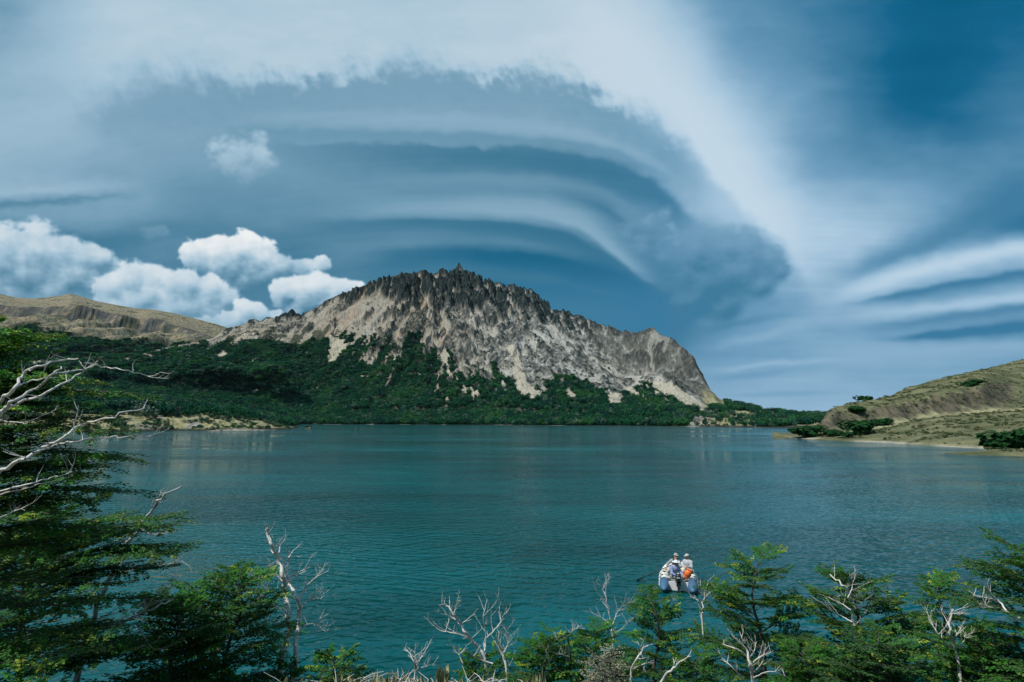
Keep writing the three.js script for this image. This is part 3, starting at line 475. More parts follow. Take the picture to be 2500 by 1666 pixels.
// ---------------------------------------------------------------- the lake
{
  const waves = [], r = rng(5);
  const add = (n, lo, hi, amp, dir, spread) => { for (let k = 0; k < n; k++) { const f = lo * Math.pow(hi / lo, r()), th = dir + (r() - 0.5) * 2 * spread; waves.push([Math.round(f * Math.cos(th)), Math.round(f * Math.sin(th)), r() * 6.283, amp / f]); } };
  add(12, 14, 30, 0.5, 1.9, 0.5); add(30, 30, 80, 1.0, 1.8, 0.7); add(30, 80, 190, 0.9, 1.75, 1.0);
  const N = 1024, hgt = (s, t) => { let v = 0; for (const w of waves) v += w[3] * Math.sin(6.28318 * (w[0] * s + w[1] * t) + w[2]); return v; };
  const hs = new Float32Array(N * N); for (let j = 0; j < N; j++) for (let i = 0; i < N; i++) hs[j * N + i] = hgt(i / N, j / N);
  const ripple = tileTexture(N, (s, t) => { const i = Math.round(s * N), j = Math.round(t * N), gx = (hs[j * N + (i + 1) % N] - hs[j * N + (i + N - 1) % N]) * N / 2, gy = (hs[((j + 1) % N) * N + i] - hs[((j + N - 1) % N) * N + i]) * N / 2, k = 0.0042, l = Math.hypot(gx * k, gy * k, 1); return [0.5 - gx * k / l / 2, 0.5 - gy * k / l / 2, 0.5 + 0.5 / l]; }, 1 / 34);
  // gusts ruffle the surface in long tongues
  const gust = tileTexture(1024, (s, t) => { const a = wrapNoise(s, t * 3, 4, 5, 3), b = wrapNoise(s * 2, t * 6, 9, 4, 8); const v = sstep(-0.25, 0.3, a + 0.5 * b); const patch = Math.exp(-(((((s * 420 + 210) % 420) - 210 + 12) / 34) ** 2) - ((t * 420 - 82) / 30) ** 2); const k = clamp(v + patch); return [1, 0.16 + 0.84 * k, k]; }, 1);
  gust.repeat.set(1 / 420, 1 / 420);
  // turbid teal water, its colour painted in lighter and darker streaks for wind-lane sheen
  const sheenStreaks = tileTexture(1024, (s, t) => { const a = wrapNoise(s, t * 2, 5, 5, 21), b = wrapNoise(s * 2, t * 7, 7, 5, 5); const k = clamp(1 + 0.5 * a + 0.4 * b, 0.6, 1.4); return [0, 0.272 * k, 0.288 * k]; }, 1 / 420, true);
  const swell = tileTexture(512, (s, t) => { const v = 0.5 + 0.6 * wrapNoise(s, t, 6, 4, 12); return [v, v, v]; }, 1);
  swell.repeat.set(1 / 31, 1 / 17);
  const g = new THREE.PlaneGeometry(5200, 2600); g.rotateX(-Math.PI / 2); g.translate(0, 0, -1290);
  const p = g.attributes.position, uv = g.attributes.uv; for (let i = 0; i < p.count; i++) uv.setXY(i, p.getX(i), -p.getZ(i));
  const m = mesh('lake', g, new THREE.MeshPhysicalMaterial({ map: sheenStreaks, specularIntensity: 0.45, roughness: 0.14, roughnessMap: gust, ior: 1.33, normalMap: ripple, normalScale: new THREE.Vector2(1.3, 1.3), bumpMap: swell, bumpScale: 0.1 }));
  tag(m, 'teal wind-rippled lake filling the middle of the view', null, null, 'structure');
}

// ---------------------------------------------------------------- woods on the far slopes: too many and too small to tell apart
function clumpGeometry(seed, leaves, flatness) {         // one small crown: leaf sprays scattered through lobes, and a stem
  const r = rng(seed), pos = [], nor = [], col = [], idx = [], lobes = [];
  for (let i = 0; i < 7; i++) { const th = r() * 6.283, k = 0.18 + 0.2 * r(); lobes.push([Math.cos(th) * k, 0.42 + 0.38 * r(), Math.sin(th) * k, 0.2 + 0.16 * r()]); }
  for (let i = 0; i < leaves; i++) {
    const L = lobes[Math.floor(r() * lobes.length)], z = r() * 2 - 1, th = r() * 6.283, q = Math.sqrt(1 - z * z), rad = L[3] * (0.6 + 0.5 * Math.cbrt(r()));
    const n = new THREE.Vector3(q * Math.cos(th), z, q * Math.sin(th)), c = new THREE.Vector3(L[0], L[1], L[2]).addScaledVector(n, rad); c.y = Math.max(0.08, c.y * flatness);
    const m = n.clone().add(new THREE.Vector3(r() - 0.5, r() * 0.8, r() - 0.5)).normalize(), t = new THREE.Vector3(r() - 0.5, r() * 0.4 - 0.2, r() - 0.5).cross(m).normalize(), b = m.clone().cross(t), s = 0.06 + 0.05 * r(), k = pos.length / 3, g = 0.7 + 0.6 * r();
    for (const [u, v] of [[-1, -0.7], [1, -0.5], [0.8, 0.7], [-0.6, 1]]) { pos.push(c.x + (t.x * u + b.x * v) * s, c.y + (t.y * u + b.y * v) * s, c.z + (t.z * u + b.z * v) * s); nor.push(m.x, m.y, m.z); col.push(g, g, g * 0.95); }
    idx.push(k, k + 1, k + 2, k, k + 2, k + 3);
  }
  const k = pos.length / 3; for (let i = 0; i < 5; i++) { const th = i / 5 * 6.283, x = Math.cos(th), z = Math.sin(th); pos.push(x * 0.03, -0.1, z * 0.03, x * 0.015, 0.5, z * 0.015); nor.push(x, 0, z, x, 0, z); col.push(2.2, 1.5, 1.4, 2.2, 1.5, 1.4); const j = (i + 1) % 5; idx.push(k + 2 * i, k + 2 * i + 1, k + 2 * j, k + 2 * j, k + 2 * i + 1, k + 2 * j + 1); }
  const g = new THREE.BufferGeometry(); g.setAttribute('position', new THREE.Float32BufferAttribute(pos, 3)); g.setAttribute('normal', new THREE.Float32BufferAttribute(nor, 3)); g.setAttribute('color', new THREE.Float32BufferAttribute(col, 3)); g.setIndex(idx); return g;
}
const farLeaf = new THREE.MeshPhysicalMaterial({ vertexColors: true, color: lin(1, 1, 1), roughness: 1, transmission: 0.25, thickness: 0, side: THREE.DoubleSide, specularIntensity: 0.08 });
function grove(name, label, geometry, spots) {           // spots: [x, y, z, width, height, colour]
  const o = new THREE.InstancedMesh(geometry, farLeaf, spots.length), M = new THREE.Matrix4(), Q = new THREE.Quaternion(), r = rng(spots.length + 3), U = new THREE.Vector3(0, 1, 0);
  spots.forEach(([x, y, z, w, h, c], i) => { Q.setFromAxisAngle(U, r() * 6.283); M.compose(new THREE.Vector3(x, y, z), Q, new THREE.Vector3(w, h, w)); o.setMatrixAt(i, M); o.setColorAt(i, lin(c[0], c[1], c[2])); });
  o.name = numbered(name); o.castShadow = o.receiveShadow = true; scene.add(o); tag(o, label, 'forest', null, 'stuff'); return o;
}
const crowns = [clumpGeometry(1, 84, 1), clumpGeometry(2, 84, 0.9)];
const GREENS = [[0.008, 0.055, 0.032], [0.012, 0.078, 0.034], [0.008, 0.046, 0.034], [0.024, 0.1, 0.034], [0.085, 0.13, 0.1]];
{
  const r = rng(11), near = [], far = [], scrub = [], colour = (x, z) => { const n = fbm(x / 70, z / 70, 3), i = clamp(Math.floor(1.6 + n * 4 + r() * 1.6), 0, 3), c = r() < 0.09 ? GREENS[4] : GREENS[i], k = 0.8 + 0.5 * r(); return [c[0] * k, c[1] * k, c[2] * k]; };
  for (let k = 0; k < 760000; k++) {
    const D = 330 + 1300 * Math.sqrt(r()), a = -0.98 + 1.85 * r(), x = a * D, z = -D; if (r() > D / 1000 * 1.05) continue;
    const h = mountain(x, z); if (h < 0.35) continue;
    const prom = D < 640 && h < 22 && a < -0.25;
    let w = woods(x, z); if (prom) { w *= sstep(7, 17, h + 6 * noise(x / 30, z / 30)); }
    if (r() > w * 0.72) continue;
    const size = (3.1 + 6.4 * Math.pow(r(), 2.4) + 1.8 * noise(x / 60, z / 60)) * (D > 1000 && h > 60 ? 0.85 : 1);
    (k & 1 ? near : far).push([x, h - 0.5, z, size * 1.15, size * (0.95 + 0.4 * r()), colour(x, z)]);
  }
  grove('forest', 'dense dark green beech forest covering the lower slopes of the mountain', crowns[0], near);
  grove('forest', 'dense dark green beech forest mixed through the wooded far shore', crowns[1], far);
  // scrub on the low left point and dwarf trees up the gullies
  for (let k = 0; k < 14000; k++) { const D = 340 + 300 * r(), a = -0.95 + 0.65 * r(), x = a * D, h = mountain(x, -D); if (h < 0.8 || h > 20 || noise(x / 14, D / 14) < 0.02) continue; const s = 1.2 + 2.8 * r() * r(); scrub.push([x, h - 0.2, -D, s * 1.3, s, r() < 0.4 ? [0.09, 0.12, 0.075] : colour(x, -D)]); }
  for (let k = 0; k < 30000; k++) { const D = 900 + 800 * r(), a = -0.5 + 0.85 * r(), x = a * D, z = -D, { t } = mountainParts(x, z); if (t < 0.1 || t > 0.75 || inScree(x, z)) continue; const n = fbm(x / 40 + 8, D / 60, 3); if (n < 0.12 || r() > 0.3) continue; const s = 2 + 3 * r(); scrub.push([x, mountain(x, z) - 0.3, z, s * 1.4, s * 0.9, colour(x, z)]); }
  for (let k = 0; k < 5000; k++) { const D = 1200 + 900 * r(), a = -1.1 + 0.7 * r(), x = a * D, z = -D; if (!(D < 1720 && r() < 0.9) && !inside(hillWood, x, z)) continue; for (let j = 0; j < 4; j++) { const X = x + 40 * (r() - 0.5), Z = z + 40 * (r() - 0.5), s = 7 + 5 * r(), c = colour(X, Z); scrub.push([X, hill(X, Z) - 0.5, Z, s * 1.3, s * 0.8, c]); } }
  grove('scrub', 'low grey-green scrub on the left point and up the mountain gullies', crowns[1], scrub);
  // tussock and low bushes over the right hill
  const tuft = [];
  for (let k = 0; k < 26000; k++) { const D = 120 + 400 * r(), a = 0.5 + 0.75 * r(), x = a * D, z = -D, h = rightHill(x, z); if (h < 0.7 || x > 600) continue; const n = fbm(x / 12, D / 9, 3), d1 = rTerD(a); if (n < 0.05 - 0.1 * (D > d1 && D < rCliD(a) + 12) || (Math.abs(D - d1) < 9 && a > 0.6)) continue; const s = 0.35 + 0.9 * r() * r(); tuft.push([x, h - 0.08, z, s * 1.7, s, r() < 0.55 ? [0.12, 0.13, 0.06] : [0.04, 0.08, 0.035]]); }
  grove('scrub', 'low tussock and bushes dotted over the grassy right hill', crowns[1], tuft);
}

// ---------------------------------------------------------------- wood and leaves
class Shape {                                            // collects vertices of one mesh
  constructor() { this.p = []; this.n = []; this.c = []; this.i = []; }
  tube(pts, r0, r1, sides = 5, colour = [1, 1, 1]) {
    const N = pts.length; let side = new THREE.Vector3(0, 0, 1); const T = new THREE.Vector3(), B = new THREE.Vector3(), start = this.p.length / 3;
    for (let k = 0; k < N; k++) {
      T.subVectors(pts[Math.min(N - 1, k + 1)], pts[Math.max(0, k - 1)]).normalize();
      if (Math.abs(T.dot(side)) > 0.95) side.set(1, 0.2, 0);
      side.addScaledVector(T, -side.dot(T)).normalize(); B.crossVectors(T, side);
      const r = lerp(r0, r1, k / (N - 1));
      for (let s = 0; s < sides; s++) { const th = s / sides * 6.2832, x = Math.cos(th), y = Math.sin(th), nx = side.x * x + B.x * y, ny = side.y * x + B.y * y, nz = side.z * x + B.z * y; this.p.push(pts[k].x + nx * r, pts[k].y + ny * r, pts[k].z + nz * r); this.n.push(nx, ny, nz); this.c.push(...colour); }
      if (k) for (let s = 0; s < sides; s++) { const a = start + (k - 1) * sides + s, b = start + (k - 1) * sides + (s + 1) % sides, c = a + sides, d = b + sides; this.i.push(a, b, c, b, d, c); }
    }
    return this;
  }
  leaf(at, along, up, len, wid, colour) {
    const s = SIDE.crossVectors(along, up).normalize(), k = this.p.length / 3, n = NORM.crossVectors(s, along).normalize();
    const q = [[0, 0, 0], [0.45, 1, 0.12], [1, 0, -0.06], [0.45, -1, 0.12]];
    for (const [l, w, h] of q) { this.p.push(at.x + along.x * l * len + s.x * w * wid + n.x * h * len, at.y + along.y * l * len + s.y * w * wid + n.y * h * len, at.z + along.z * l * len + s.z * w * wid + n.z * h * len); const m = w * 0.35; this.n.push(n.x + s.x * m, n.y + s.y * m, n.z + s.z * m); this.c.push(...colour); }
    this.i.push(k, k + 1, k + 2, k, k + 2, k + 3);
  }
  geometry(origin) {
    const g = new THREE.BufferGeometry(), p = new Float32Array(this.p); if (origin) for (let k = 0; k < p.length; k += 3) { p[k] -= origin.x; p[k + 1] -= origin.y; p[k + 2] -= origin.z; }
    g.setAttribute('position', new THREE.BufferAttribute(p, 3)); g.setAttribute('normal', new THREE.Float32BufferAttribute(this.n, 3)); g.setAttribute('color', new THREE.Float32BufferAttribute(this.c, 3));
    const uv = new Float32Array(p.length / 3 * 2); for (let k = 0; k < uv.length / 2; k++) { uv[2 * k] = p[3 * k] + p[3 * k + 2]; uv[2 * k + 1] = p[3 * k + 1]; } g.setAttribute('uv', new THREE.BufferAttribute(uv, 2));
    g.setIndex(this.i); return g;
  }
}
const SIDE = new THREE.Vector3(), NORM = new THREE.Vector3(), V = (x, y, z) => new THREE.Vector3(x, y, z);
const barkNoise = tileTexture(256, (s, t) => { const v = 0.85 + 0.8 * wrapNoise(s * 3, t, 10, 5, 4), w = wrapNoise(s, t, 5, 4, 9); return [v, v * (0.985 - 0.12 * Math.max(0, w)), v * (0.97 - 0.25 * Math.max(0, w))]; }, 3);
const leafMaterial = new THREE.MeshPhysicalMaterial({ vertexColors: true, roughness: 0.8, transmission: 0.4, thickness: 0, side: THREE.DoubleSide, specularIntensity: 0.15 });
const barkMaterial = new THREE.MeshStandardMaterial({ vertexColors: true, color: lin(0.075, 0.065, 0.055), roughness: 0.95, map: barkNoise, bumpMap: barkNoise, bumpScale: 0.006 });
const deadMaterial = new THREE.MeshStandardMaterial({ vertexColors: true, color: lin(0.64, 0.625, 0.59), roughness: 0.9, map: barkNoise, bumpMap: barkNoise, bumpScale: 0.004 });
function curve(pts, n) { const c = new THREE.CatmullRomCurve3(pts, false, 'centripetal'), out = []; for (let k = 0; k <= n; k++) out.push(c.getPoint(k / n)); return out; }
// one limb with its flat sprays of twigs and leaves
function limb(wood, crown, r, start, dir, len, radius, o) {
  const pts = [start.clone()], d = dir.clone().normalize(), n = 6; let p = start.clone();
  for (let k = 1; k <= n; k++) { d.y += o.bend * (0.5 - k / n) + (r() - 0.5) * 0.14; d.x += (r() - 0.5) * 0.16; d.z += (r() - 0.5) * 0.16; d.normalize(); p = p.clone().addScaledVector(d, len / n); pts.push(p); }
  wood.tube(pts, radius, 0.003, 5);
  sprays(wood, crown, r, pts, len, o);
}
function sprays(wood, crown, r, pts, len, o) {
  const gap = o.gap ?? 0.055, c = new THREE.CatmullRomCurve3(pts), count = Math.round(len / gap), tint = 0.75 + 0.5 * r();
  for (let k = 0; k < count; k++) {
    const s = lerp(o.bare ?? 0.18, 1, (k + r()) / count), at0 = c.getPoint(s), t = c.getTangent(Math.min(0.999, s)), flat = V(0, 1, 0).addScaledVector(t, -t.y).normalize(), sd = V().crossVectors(t, flat).normalize();
    if (r() < (o.thin ?? 0.12)) continue;
    const side = k & 1 ? 1 : -1, L = (0.1 + 0.3 * Math.min(1, len) * (1 - 0.55 * s)) * (0.6 + 0.8 * r()) * (o.reach ?? 1.3);
    const d = t.clone().multiplyScalar(0.55 + 0.3 * r()).addScaledVector(sd, side * (0.7 + 0.3 * r())).addScaledVector(flat, (r() - 0.4) * 0.32).normalize();
    const tw = [at0, at0.clone().addScaledVector(d, L * 0.5), at0.clone().addScaledVector(d, L).add(V(0, -0.03 * L * 10 * 0.3 + (r() - 0.5) * 0.03, 0))];
    if (L > 0.09) wood.tube(tw, 0.0035, 0.0015, 3);
    const fresh = r() < o.fresh, m = Math.max(3, Math.round(L / o.pitch)), tone = tint * (0.7 + 0.6 * r());
    for (let j = 0; j < m; j++) {
      const q = (j + 0.4 + 0.6 * r()) / m, pos = tw[0].clone().lerp(tw[2], q).add(V((r() - 0.5) * 0.02, (r() - 0.5) * 0.035, (r() - 0.5) * 0.02)), ls = j & 1 ? 1 : -1;
      const al = d.clone().multiplyScalar(0.6).addScaledVector(V().crossVectors(d, flat).normalize(), ls * (0.5 + 0.5 * r())).addScaledVector(flat, (r() - 0.6) * 0.5).normalize();
      const up = flat.clone().add(V((r() - 0.5) * 0.9, 0, (r() - 0.5) * 0.9)).normalize(), young = fresh && q > 0.45 && r() < 0.75 ? 0.55 + 0.45 * r() : 0.1 * r();
      const base = mix3(o.green, o.young, young), z = o.leaf * (0.7 + 0.6 * r());
      crown.leaf(pos, al, up, z, z * 0.36, [base[0] * tone, base[1] * tone, base[2] * tone]);
    }
  }
}
const LIVE = { green: [0.028, 0.15, 0.016], young: [0.26, 0.33, 0.035], leaf: 0.047, pitch: 0.0105, fresh: 0.3, bend: 0.1, gap: 0.04 };
function leafyTree(name, label, category, base, height, spread, seed, opt = {}) {
  const o = { ...LIVE, limbs: 26, from: 0.22, lean: [0, 0], group: null, ...opt }, r = rng(seed), g = thing(name, label, category, base, o.group), trunkShape = new Shape(), crown = new Shape();
  const zero = V(0, 0, 0), tp = [zero.clone()]; for (let k = 1; k <= 6; k++) tp.push(V(o.lean[0] * k / 6 + (r() - 0.5) * 0.1 * height * 0.5, height * 0.94 * k / 6, o.lean[1] * k / 6 + (r() - 0.5) * 0.1 * height * 0.5));
  const tc = new THREE.CatmullRomCurve3(tp); trunkShape.tube(curve(tp, 14).map((p, k) => (k ? p : p.clone().setY(-0.3))), 0.018 * height + 0.012, 0.006, 7);
  mesh('trunk', trunkShape.geometry(), barkMaterial, g);
  o.limbs = Math.round(o.limbs * 1.25);
  for (let k = 0; k < o.limbs; k++) {
    const f = lerp(o.from, 0.99, Math.pow((k + 0.5) / o.limbs, 0.85)), p = tc.getPoint(f), az = k * 2.4 + r() * 1.1, el = lerp(0.02, 0.5, f * f) + (r() - 0.5) * 0.34;
    const form = o.form === 'bush' ? Math.sqrt(Math.max(0.15, 1 - f * f * 0.8)) : (o.wide ?? 0.5) + 0.55 * (1 - Math.pow(f, 3)), len = spread * form * (0.65 + 0.55 * r());
    const w = new Shape(); limb(w, crown, r, p, V(Math.cos(az) * Math.cos(el), Math.sin(el), Math.sin(az) * Math.cos(el)), len, 0.006 + 0.012 * len * (1 - f * 0.5), o);
    mesh('limb', w.geometry(), barkMaterial, g);
  }
  for (const [tip, start, rad] of o.traced ?? []) {        // limbs whose course the view shows
    const s = start.clone().sub(base), e = tip.clone().sub(base), mid = s.clone().lerp(e, 0.5).add(V(0, 0.08 * s.distanceTo(e), 0)), pts = curve([s, mid, e], 7), w = new Shape(); w.tube(pts, rad, 0.003, 5);
    sprays(w, crown, r, pts, s.distanceTo(e), o); mesh('limb', w.geometry(), barkMaterial, g);
  }
  mesh('crown', crown.geometry(), leafMaterial, g);
  return g;
}
// dead wood: branches sighted along their course, finer twigs grown on them
function deadTree(name, label, branches, seed, opt = {}) {
  const r = rng(seed), o = { twig: 0.45, twigs: 10, material: deadMaterial, dark: 0, ...opt }, foot = branches[0].at[0].clone(), g = thing(name, label, 'dead tree', V(foot.x, Math.min(foot.y, Math.max(0.05, bank(foot.x, foot.z))), foot.z), o.group);
  branches.forEach((b, n) => {
    const pts = curve(b.at, Math.max(6, b.at.length * 4)).map((p) => p.sub(g.position)), s = new Shape(), len = pts.reduce((t, p, k) => t + (k ? p.distanceTo(pts[k - 1]) : 0), 0);
    for (let k = 1; k < pts.length - 1; k++) pts[k].add(V((r() - 0.5) * len * 0.012, (r() - 0.5) * len * 0.012, (r() - 0.5) * len * 0.012));
    if (n === 0) pts.unshift(V(pts[0].x * 0.6, -0.25, pts[0].z * 0.6));
    const grey = () => { const k = 0.75 + 0.35 * r(); return [k, k, k]; };
    s.tube(pts, b.r * (o.slim ?? 0.76), (b.e ?? b.r * 0.3) * (o.slim ?? 0.76), 7, grey());
    const T = b.t ?? o.twigs, c = new THREE.CatmullRomCurve3(pts);
    const sprout = (p, d, L, rad, depth) => { const q = [p.clone()]; let e = d.clone(); for (let k = 0; k < 4; k++) { e.add(V((r() - 0.5) * 0.5, (r() - 0.35) * 0.4, (r() - 0.5) * 0.5)).normalize(); q.push(q[k].clone().addScaledVector(e, L / 4)); } s.tube(q, rad, rad * 0.35, 4, grey()); if (depth > 0) for (let k = 1; k < 4; k++) { if (r() < 0.3) continue; const e2 = e.clone().add(V((r() - 0.5) * 1.6, (r() - 0.4) * 1.2, (r() - 0.5) * 1.6)).normalize(); sprout(q[k], e2, L * (0.35 + 0.3 * r()), rad * 0.6, depth - 1); } };
    for (let k = 0; k < T; k++) { const f = 0.25 + 0.75 * (k + r()) / T, p = c.getPoint(Math.min(0.995, f)), t = c.getTangent(Math.min(0.995, f)), d = t.clone().multiplyScalar(0.6).add(V((r() - 0.5) * 1.7, (r() - 0.3) * 1.1, (r() - 0.5) * 1.7)).normalize(); sprout(p, d, Math.min(len * 0.5, o.twig) * (0.4 + 0.8 * r()), Math.max(0.0022, Math.min(0.006, b.r * 0.3)), 1); }
    mesh(n === 0 || b.trunk ? 'trunk' : 'branch', s.geometry(), n === 0 && o.dark ? charMaterial : o.material, g);
  });
  return g;
}
const charMaterial = new THREE.MeshStandardMaterial({ vertexColors: true, color: lin(0.05, 0.05, 0.05), roughness: 0.9, map: barkNoise });
const course = (D, ...uv) => { const o = []; for (let k = 0; k < uv.length; k += 2) o.push(at(uv[k], uv[k + 1], D + 0.12 * Math.sin(k * 1.7 + D))); return o; };
const rooted = (u, D) => { const [a] = sighting(u, 1500), x = a * D; return V(x, Math.max(0.02, bank(x, -D)), -D); };
const topped = (name, label, u, v, D, spread, seed, opt) => { const b = rooted(u, D), t = at(u, v, D); return leafyTree(name, label, opt?.category ?? 'tree', b, t.y - b.y, spread, seed, opt); };

// live trees and shrubs along the bank
{
  const D1 = 5.2, b1 = rooted(-170, D1), limbT = (u, v, D, su, sv, sd, rad = 0.02) => [at(u, v, D), at(su, sv, sd), rad];
  leafyTree('beech_tree', 'tall layered green beech at the left edge, reaching above the shore', 'tree', b1, at(-170, 760, D1).y - b1.y, 1.0, 41, { limbs: 34, from: 0.1, leaf: 0.034, pitch: 0.0085, gap: 0.034, fresh: 0.4, reach: 1.2, thin: 0.24, green: [0.034, 0.165, 0.018], traced: [
    limbT(70, 812, 5, -170, 900, D1), limbT(60, 860, 5.3, -170, 930, D1), limbT(200, 925, 4.9, -170, 1000, D1), limbT(285, 958, 5.1, -170, 1030, D1, 0.025), limbT(180, 985, 5.6, -170, 1040, D1), limbT(230, 1020, 5.3, -170, 1090, D1), limbT(150, 905, 5.5, -170, 980, D1), limbT(255, 1058, 4.8, -170, 1120, D1),
    limbT(110, 1075, 5.5, -170, 1120, D1), limbT(282, 1115, 5, -170, 1180, D1, 0.025), limbT(235, 1140, 5.4, -170, 1200, D1), limbT(190, 1165, 4.9, -170, 1230, D1), limbT(288, 1202, 5.1, -170, 1260, D1, 0.025), limbT(220, 1225, 5.5, -170, 1270, D1), limbT(120, 1255, 4.8, -170, 1300, D1), limbT(210, 1290, 5.3, -170, 1340, D1), limbT(150, 1340, 5.1, -170, 1380, D1), limbT(90, 1000, 4.8, -170, 1040, D1), limbT(100, 1130, 5.7, -170, 1180, D1), limbT(60, 1190, 5.2, -170, 1240, D1), limbT(240, 1310, 5.6, -170, 1400, D1), limbT(120, 1420, 5.0, -170, 1480, D1), limbT(200, 1480, 5.4, -170, 1540, D1), limbT(120, 1540, 5.2, -170, 1600, D1), limbT(180, 1600, 5.0, -170, 1660, D1)] });
  const b2 = rooted(60, 7.6);
  leafyTree('beech_tree', 'dark beech low on the left with flat branches over the leaning dead trunk', 'tree', b2, at(60, 1235, 7.6).y - b2.y, 1.05, 42, { limbs: 34, from: 0.12, leaf: 0.04, pitch: 0.011, gap: 0.034, fresh: 0.16, traced: [
    limbT(408, 1264, 7.4, 60, 1340, 7.6), limbT(413, 1285, 7.7, 60, 1360, 7.6), limbT(436, 1336, 7.5, 60, 1410, 7.6), limbT(400, 1352, 7.2, 60, 1430, 7.6), limbT(375, 1390, 7.6, 60, 1450, 7.6), limbT(300, 1300, 7.4, 60, 1380, 7.6), limbT(245, 1428, 7.2, 60, 1480, 7.6), limbT(330, 1462, 7.6, 60, 1520, 7.6), limbT(280, 1540, 7.3, 60, 1580, 7.6), limbT(360, 1570, 7.6, 60, 1620, 7.6), limbT(250, 1610, 7.4, 60, 1650, 7.6)] });
  topped('beech_tree', 'bushy green beech between the leaning dead trunk and the forked dead tree', 545, 1385, 9.2, 0.85, 43, { limbs: 44, from: 0.1, lean: [0.25, 0], leaf: 0.044, fresh: 0.22 });
  topped('beech_tree', 'green beech in the lower left corner in front of the bushy beech', 430, 1455, 8.4, 0.75, 54, { limbs: 38, from: 0.1, fresh: 0.16 });
  topped('shrub', 'low rounded green shrub right of the forked dead tree', 820, 1600, 8.6, 0.5, 44, { category: 'shrub', limbs: 26, from: 0.1, form: 'bush', fresh: 0.3 });
  topped('shrub', 'small green shrub at the foot of the forked dead tree', 715, 1605, 9.4, 0.4, 55, { category: 'shrub', limbs: 22, from: 0.1, form: 'bush', fresh: 0.25 });
  topped('shrub', 'dense green shrub left of the charred stem', 1318, 1552, 9.2, 0.62, 45, { category: 'shrub', limbs: 34, from: 0.1, form: 'bush', lean: [0.1, 0], fresh: 0.22 });
  topped('shrub', 'green shrub behind the bare grey branches at bottom centre', 1180, 1580, 9.8, 0.6, 46, { category: 'shrub', limbs: 26, from: 0.1, form: 'bush', thin: 0.4, fresh: 0.2 });
  topped('shrub', 'green shrub at the foot of the thin dead sapling', 1462, 1520, 11, 0.75, 47, { category: 'shrub', limbs: 34, from: 0.1, form: 'bush', fresh: 0.25 });
  topped('beech_tree', 'green beech standing in front of the stern of the boat', 1598, 1436, 12.2, 0.85, 48, { limbs: 34, from: 0.16, lean: [0.02, 0], fresh: 0.36 });
  topped('beech_tree', 'layered beech just right of the boat, tallest of the right group', 1868, 1335, 12, 1.25, 49, { limbs: 36, from: 0.2, lean: [-0.12, 0], fresh: 0.36, gap: 0.042 });
  topped('beech_tree', 'wide layered beech in the middle of the right group', 2090, 1392, 11, 1.25, 50, { limbs: 40, from: 0.14, fresh: 0.36, gap: 0.042 });
  topped('beech_tree', 'smaller flat-topped beech at the right of the right group', 2285, 1400, 12.4, 0.95, 51, { limbs: 32, from: 0.2, fresh: 0.3 });
  topped('beech_tree', 'beech leaning in at the right edge of the view', 2555, 1325, 8.2, 0.9, 52, { limbs: 38, from: 0.08, lean: [-0.1, 0], fresh: 0.2, leaf: 0.042 });
  topped('shrub', 'bright green shrub in front of the wide layered beech', 2130, 1560, 8.6, 0.8, 53, { category: 'shrub', limbs: 40, from: 0.05, form: 'bush', fresh: 0.12, green: [0.03, 0.13, 0.025] });
  topped('shrub', 'green shrub under the tallest beech of the right group', 1960, 1572, 9.4, 0.7, 56, { category: 'shrub', limbs: 34, from: 0.05, form: 'bush', fresh: 0.2 });
  topped('shrub', 'green shrub in the lower right corner', 2390, 1556, 8.8, 0.75, 57, { category: 'shrub', limbs: 40, from: 0.05, form: 'bush', fresh: 0.15 });
  topped('shrub', 'low green shrub between the white forked branch and the bleached dead shrub', 1690, 1590, 9.2, 0.55, 58, { category: 'shrub', limbs: 30, from: 0.05, form: 'bush', fresh: 0.2 });
  topped('shrub', 'pale cream-grey shrub at the bottom left of the white forked branch', 1478, 1598, 8, 0.34, 59, { category: 'shrub', limbs: 26, from: 0.05, form: 'bush', fresh: 0, green: [0.36, 0.36, 0.24], young: [0.4, 0.38, 0.26], leaf: 0.022, pitch: 0.011 });
}
